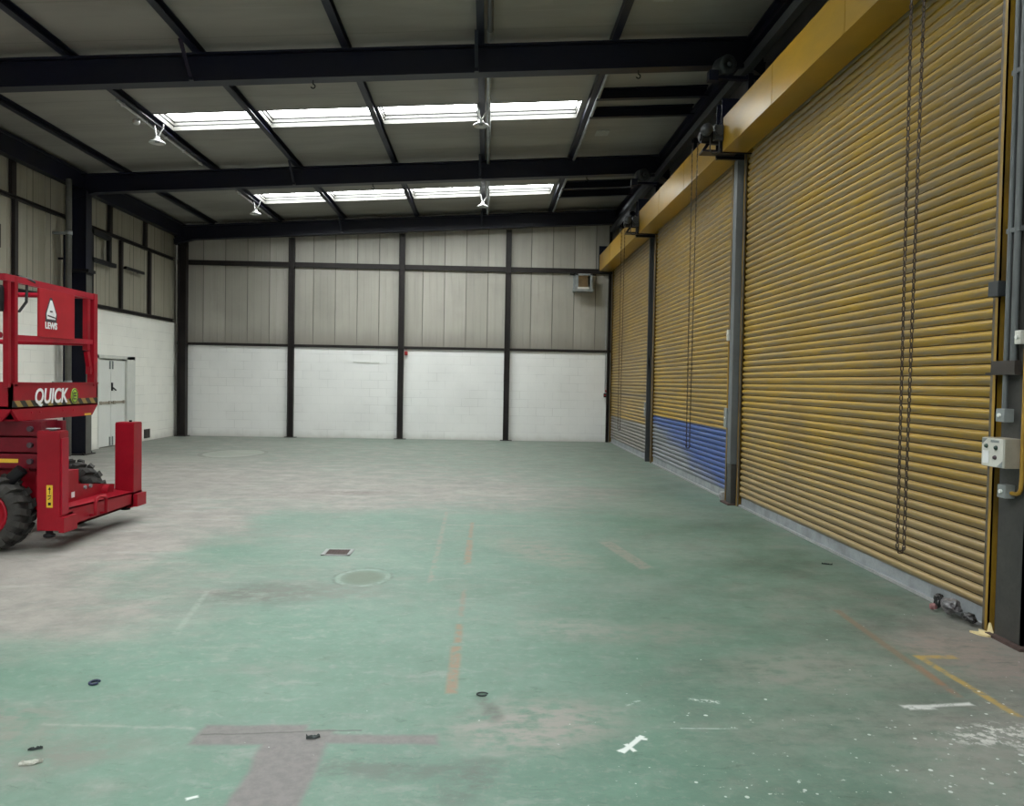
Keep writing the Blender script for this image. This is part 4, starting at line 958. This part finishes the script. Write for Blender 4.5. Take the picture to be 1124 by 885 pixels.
b.box(-4.2, -4.06, 7.38, 7.60, .70, 1.165); b.build('end_stop', 'dred', L)
# chassis
b = MB(); b.bbox(-6.75, -4.72, 7.42, 8.30, .34, .68, .02); b.bbox(-4.75, -4.04, 7.40, 7.60, .30, .70, .01); b.bbox(-4.75, -4.02, 8.10, 8.26, .24, .40, .01); b.build('chassis', 'red', L)
b = MB(); b.tube([(-4.41, 7.25, .34), (-4.41, 8.45, .34)], .06, 12); b.tube([(-6.15, 7.25, .34), (-6.15, 8.45, .34)], .06, 12); b.build('axle', 'black', L)
b = MB(); b.tube([(-4.30, 7.20, .60), (-4.17, 7.22, .73)], .055, 12); b.tube([(-4.42, 7.2, .50), (-4.30, 7.2, .60)], .035, 10); b.build('ram', 'black', L)
# cross beam that carries the outriggers
XO = -3.80
for (xo, s_) in ((XO, 1), (-6.95, -1)):
    xi = xo-.2*s_; a, c = min(xo, xi), max(xo, xi)
    b = MB()
    b.prism([(xi, 7.30, .595), (xi, 8.62, .42), (xi, 8.62, .20), (xi, 7.30, .20)], (-.02*s_, 0, 0))          # upright plate
    b.prism([(xo-.02*s_, 7.28, .375), (xo-.02*s_, 8.64, .335), (xo-.02*s_, 8.64, .19), (xo-.02*s_, 7.28, .19)], (.02*s_, 0, 0))
    b.box(a, c, 7.28, 8.64, .19, .21); b.box(xi-.10 if s_ > 0 else xi-.006, xi+.006 if s_ > 0 else xi+.10, 7.31, 7.86, .40, .665)
    b.prism([(xi, 7.30, .36), (xi, 8.62, .36), (xo, 8.62, .335), (xo, 7.28, .375)], (0, 0, -.015))
    bmn = b.build('cross_beam', 'red', L)
    for yy in (7.98, 8.09):
        b = MB(); b.cyl((xi, yy, .47), (s_, 0, 0), .02, .02, 6); b.build('bolt', 'galv', bmn)
    b = MB(); b.cyl((xi, 8.40, .37), (s_, 0, 0), .06, .07, 20); b.build('boss', 'red', bmn)
    for (ya, yb) in ((7.15, 7.30), (8.63, 8.83)):
        ob = MB(); ob.bbox(a, c, ya, yb, .19, 1.075, .006); ob.box(a, c, ya+.012, yb-.012, 1.07, 1.085)
        o = ob.build('outrigger', 'red', L)
        b = MB(); b.box(xo-.06 if s_ > 0 else xo, xo if s_ > 0 else xo+.06, yb-.004 if ya < 8 else ya-.05, yb+.075 if ya < 8 else yb+.01, .17, .33)
        b.box(xo-.002, xo+.045*s_ if s_ > 0 else xo+.002, ya-.01, yb+.07 if ya < 8 else yb+.012, .175, .31) if s_ > 0 else None
        b.build('bracket', 'red', o)
        b = MB(); b.lathe(((a+c)/2-.03, (ya+yb)/2, .125), (0, 0, 1), [(0, 0), (0, .05), (.02, .05), (.03, .03), (.07, .03)], 18); b.build('foot', 'black', o)
        if ya < 8 and s_ > 0:
            b = MB(); b.box(-3.915, -3.86, ya-.003, ya+.001, .40, .60); lb_ = b.build('warning_label', 'decalyellow', o)
            b = MB(); b.prism([(-3.887, ya-.004, .585), (-3.875, ya-.004, .56), (-3.9, ya-.004, .56)], (0, .002, 0)); b.box(-3.89, -3.884, ya-.004, ya-.002, .52, .565); b.box(-3.902, -3.872, ya-.004, ya-.002, .50, .508)
            b.bar((-3.9, ya-.003, .47), (-3.875, ya-.003, .49), .004, .006); b.box(-3.9, -3.875, ya-.004, ya-.002, .42, .445)
            b.build('warning_label', 'black', o)
            b = MB(); b.lathe(((a+c)/2, (ya+yb)/2, 1.085), (0, 0, 1), [(0, .03), (.012, .03), (.012, .058), (.022, .058), (.022, 0)], 18); b.build('top_cap', 'boxgrey', o)
            b = MB(); b.box(xo, xo+.012, ya+.02, yb-.02, .33, 1.02); b.build('cover_strip', 'redsheen', o)
        if ya > 8 and s_ > 0:
            b = MB(); b.cyl(((a+c)/2+.02, (ya+yb)/2, 1.085), (0, 0, 1), .02, .015, 10); b.build('top_cap', 'black', o)
b = MB(); b.tube([(XO+.01, 7.68, .24), (XO+.06, 7.68, .25), (XO+.06, 7.68, .36), (XO+.06, 7.70, .40), (XO+.06, 7.74, .41), (XO+.06, 7.86, .40), (XO+.06, 7.89, .37), (XO+.06, 7.89, .24), (XO+.01, 7.89, .23)], .018, 10); b.build('grab_handle', 'red', L)
b = MB(); b.box(XO-.2, XO-.19, 7.72, 7.78, .40, .455); b.build('data_label', 'decalwhite', L)
# wheels
def wheel(cx, y0, out):
    r, wd = .345, .28; yc = y0+wd/2; b = MB()
    prof = [(-wd/2+.02, .20), (-wd/2, .215), (-wd/2-.004, .26), (-wd/2+.02, .298), (-wd/2+.05, r-.038), (0, r-.036), (wd/2-.05, r-.038), (wd/2-.02, .298), (wd/2+.004, .26), (wd/2, .215), (wd/2-.02, .20)]
    b.lathe((cx, yc, .345), (0, 1, 0), prof, 48)
    n = 17
    for k in range(n):       # chevron lugs, staggered on both shoulders
        for sd in (-1, 1):
            a0 = 2*PI*(k+(.5 if sd > 0 else 0))/n; pts = []
            def P(ang, yy, rr): return (cx+rr*math.cos(ang), yc+yy, .345+rr*math.sin(ang))
            da, sk = .17, .10
            ys_ = [sd*.012, sd*.085, sd*(wd/2-.006), sd*(wd/2+.006)]; rs = [r+.0, r+.0, r-.022, r-.085]; ri = [r-.045, r-.045, r-.065, r-.12]; sh = [0, sk*.5, sk, sk]
            vs = []
            for yy, ro, rin, s_ in zip(ys_, rs, ri, sh):
                vs += [P(a0+s_-da/2*1.1, yy, rin), P(a0+s_-da/2, yy, ro), P(a0+s_+da/2, yy, ro), P(a0+s_+da/2*1.1, yy, rin)]
            fs = []
            for i in range(3): fs += [(i*4+j, i*4+j+1, i*4+5+j, i*4+4+j) for j in range(3)]
            fs += [(0, 1, 2, 3), (12, 13, 14, 15)]
            b.add(vs, fs)
    w = b.build('wheel', 'tyre', L)
    b = MB(); s_ = -1 if out < 0 else 1; yo = yc+s_*wd/2
    b.lathe((cx, yo, .345), (0, s_, 0), [(-.01, .205), (.005, .20), (.004, .185), (-.03, .175), (-.05, .12), (-.04, .07), (-.01, .065), (-.005, 0)], 32)
    for k in range(8): b.cyl((cx+.095*math.cos(k*PI/4), yo-s_*.05, .345+.095*math.sin(k*PI/4)), (0, s_, 0), .02, .011, 6)
    b.build('rim', 'red', w)
wheel(-4.41, 7.05, -1); wheel(-4.41, 8.37, 1); wheel(-6.15, 7.05, -1); wheel(-6.15, 8.37, 1)

# ------------------------------------------------------------------ odds and ends on the floor
dg = thing('floor_drain', 'small rusty square drain grate set in the green floor', 'drain', (-1.34, 7.25, 0))
b = MB()
for (x0, x1, y0, y1) in ((-1.47, -1.44, 7.12, 7.38), (-1.24, -1.21, 7.12, 7.38), (-1.47, -1.21, 7.12, 7.145), (-1.47, -1.21, 7.355, 7.38)): b.box(x0, x1, y0, y1, 0, .008)
b.build('rim', 'cablegrey', dg)
b = MB(); b.box(-1.44, -1.24, 7.145, 7.355, .0005, .003)
for k in range(7): b.box(-1.435+.029*k, -1.418+.029*k, 7.145, 7.355, .003, .007)
b.build('grate', 'rust', dg)
def crumple(c, size, seed, amp=.35, sub=3, flat=0.):
    rnd = random.Random(seed); bm = bmesh.new(); bmesh.ops.create_icosphere(bm, subdivisions=sub, radius=1)
    dirs = [(Vector((rnd.gauss(0, 1), rnd.gauss(0, 1), rnd.gauss(0, 1))).normalized(), rnd.uniform(.2, .8)) for _ in range(26)]
    for v in bm.verts:
        n = v.co.normalized(); k = 1-amp*max((max(0, n.dot(d)-t_)/(1-t_)) for d, t_ in dirs) + rnd.uniform(-.06, .06)
        p = n*k; v.co = Vector((c[0]+p.x*size[0], c[1]+p.y*size[1], max(c[2]+p.z*size[2], 0.002+.004*rnd.random())))
    b = MB(); b.bm(bm); return b
one('plastic_scrap', crumple((3.285, 5.40, .08), (.085, .17, .09), 3, .5), 'plastic', 'crumpled grey plastic sheet at the near foot of the first shutter', 'litter')
one('plastic_bag', crumple((3.32, 5.60, .07), (.055, .08, .075), 5, .5), 'bagblack', 'crumpled black bag beside the end of the grey bottom rail', 'litter')
one('plastic_bag', crumple((3.30, 5.20, .055), (.06, .10, .06), 8, .5), 'bagblack', 'crumpled black bag beside the yellow guide rail', 'litter')
one('rag', crumple((3.245, 5.54, .038), (.04, .06, .04), 9, .5), 'pink', 'small pink rag in front of the crumpled plastic', 'rag')
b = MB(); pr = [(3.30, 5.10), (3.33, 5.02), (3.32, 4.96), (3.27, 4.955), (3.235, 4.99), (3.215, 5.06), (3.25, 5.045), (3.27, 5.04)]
b.prism([(x, y, .001) for x, y in pr], (0, 0, .012)); b.prism([(3.325, 5.035, .013), (3.335, 5.0, .013), (3.33, 4.985, .013), (3.335, 5.03, .075)], (-.012, 0, 0)); one('light_leak_slab', b, 'cream', 'pale cream slab standing in for light leaking in at the foot of the yellow guide', 'litter')  # solid added to stand for daylight leaking in at the shutter corner
def wrapper(x, y, l, w, ang, mat, lb, nm, seed):
    rnd = random.Random(seed); b = MB(); nx_, ny_ = 9, 5; vs = []
    ca, sa = math.cos(ang), math.sin(ang)
    for z_off in (0, .003):
        for j in range(ny_):
            for i in range(nx_):
                u = (i/(nx_-1)-.5)*l; v = (j/(ny_-1)-.5)*w*(1-.55*abs(i/(nx_-1)-.5)*2)+rnd.uniform(-.002, .002)
                vs.append((x+u*ca-v*sa, y+u*sa+v*ca, .002+z_off+(0 if z_off == 0 else abs(rnd.gauss(0, .005)))))
    o = nx_*ny_; fs = []
    for j in range(ny_-1):
        for i in range(nx_-1):
            a = j*nx_+i; fs += [(a, a+1, a+nx_+1, a+nx_), (o+a, o+a+1, o+a+nx_+1, o+a+nx_)]
    for i in range(nx_-1): fs += [(i, i+1, o+i+1, o+i), ((ny_-1)*nx_+i, (ny_-1)*nx_+i+1, o+(ny_-1)*nx_+i+1, o+(ny_-1)*nx_+i)]
    for j in range(ny_-1): fs += [(j*nx_, (j+1)*nx_, o+(j+1)*nx_, o+j*nx_), (j*nx_+nx_-1, (j+1)*nx_+nx_-1, o+(j+1)*nx_+nx_-1, o+j*nx_+nx_-1)]
    b.add(vs, fs); one(nm, b, mat, lb, 'litter')
wrapper(-1.84, 3.25, .085, .045, .35, 'wrapper', 'pale crumpled wrapper lying on the dirty floor at bottom left', 'wrapper', 1)
wrapper(-1.89, 3.37, .055, .012, .4, 'chip', 'thin dark strip lying just beyond the pale wrapper', 'rubber_strip', 2)
wrapper(-.745, 3.49, .06, .03, .3, 'chip', 'dark scrap on the grey T-shaped floor patch', 'rubber_scrap', 3)
b = MB(); b.tube([(-2.0+.022*math.cos(a), 4.10+.028*math.sin(a), .008) for a in np.linspace(.6, 5.9, 12)], .007, 8); one('cable_clip', b, 'bluechip', 'small dark blue curled clip on the green floor at left', 'clip')
b = MB(); b.tube([(.005+.028*math.cos(a), 3.98+.02*math.sin(a), .005) for a in np.linspace(.3, 5.6, 12)], .004, 8); one('wire_loop', b, 'chip', 'thin dark wire loop beside the end of the orange line', 'wire')
wrapper(3.10, 6.98, .09, .03, -.4, 'chip', 'dark rubber scrap on the floor in front of the near shutter rail', 'rubber_scrap', 5)

# ------------------------------------------------------------------ light
w = bpy.data.worlds.new('world'); scene.world = w; w.use_nodes = True
bg = w.node_tree.nodes['Background']; bg.inputs[0].default_value = (.90, .96, 1.0, 1); bg.inputs[1].default_value = 4.5
scene.view_settings.view_transform = 'Standard'; scene.view_settings.look = 'None'
scene.view_settings.gamma = 1.0; scene.view_settings.use_curve_mapping = False
scene.view_settings.exposure = 0.0
try:
    scene.cycles.use_denoising = True; scene.cycles.max_bounces = 10; scene.cycles.diffuse_bounces = 6; scene.cycles.sample_clamp_indirect = 8
except Exception: pass
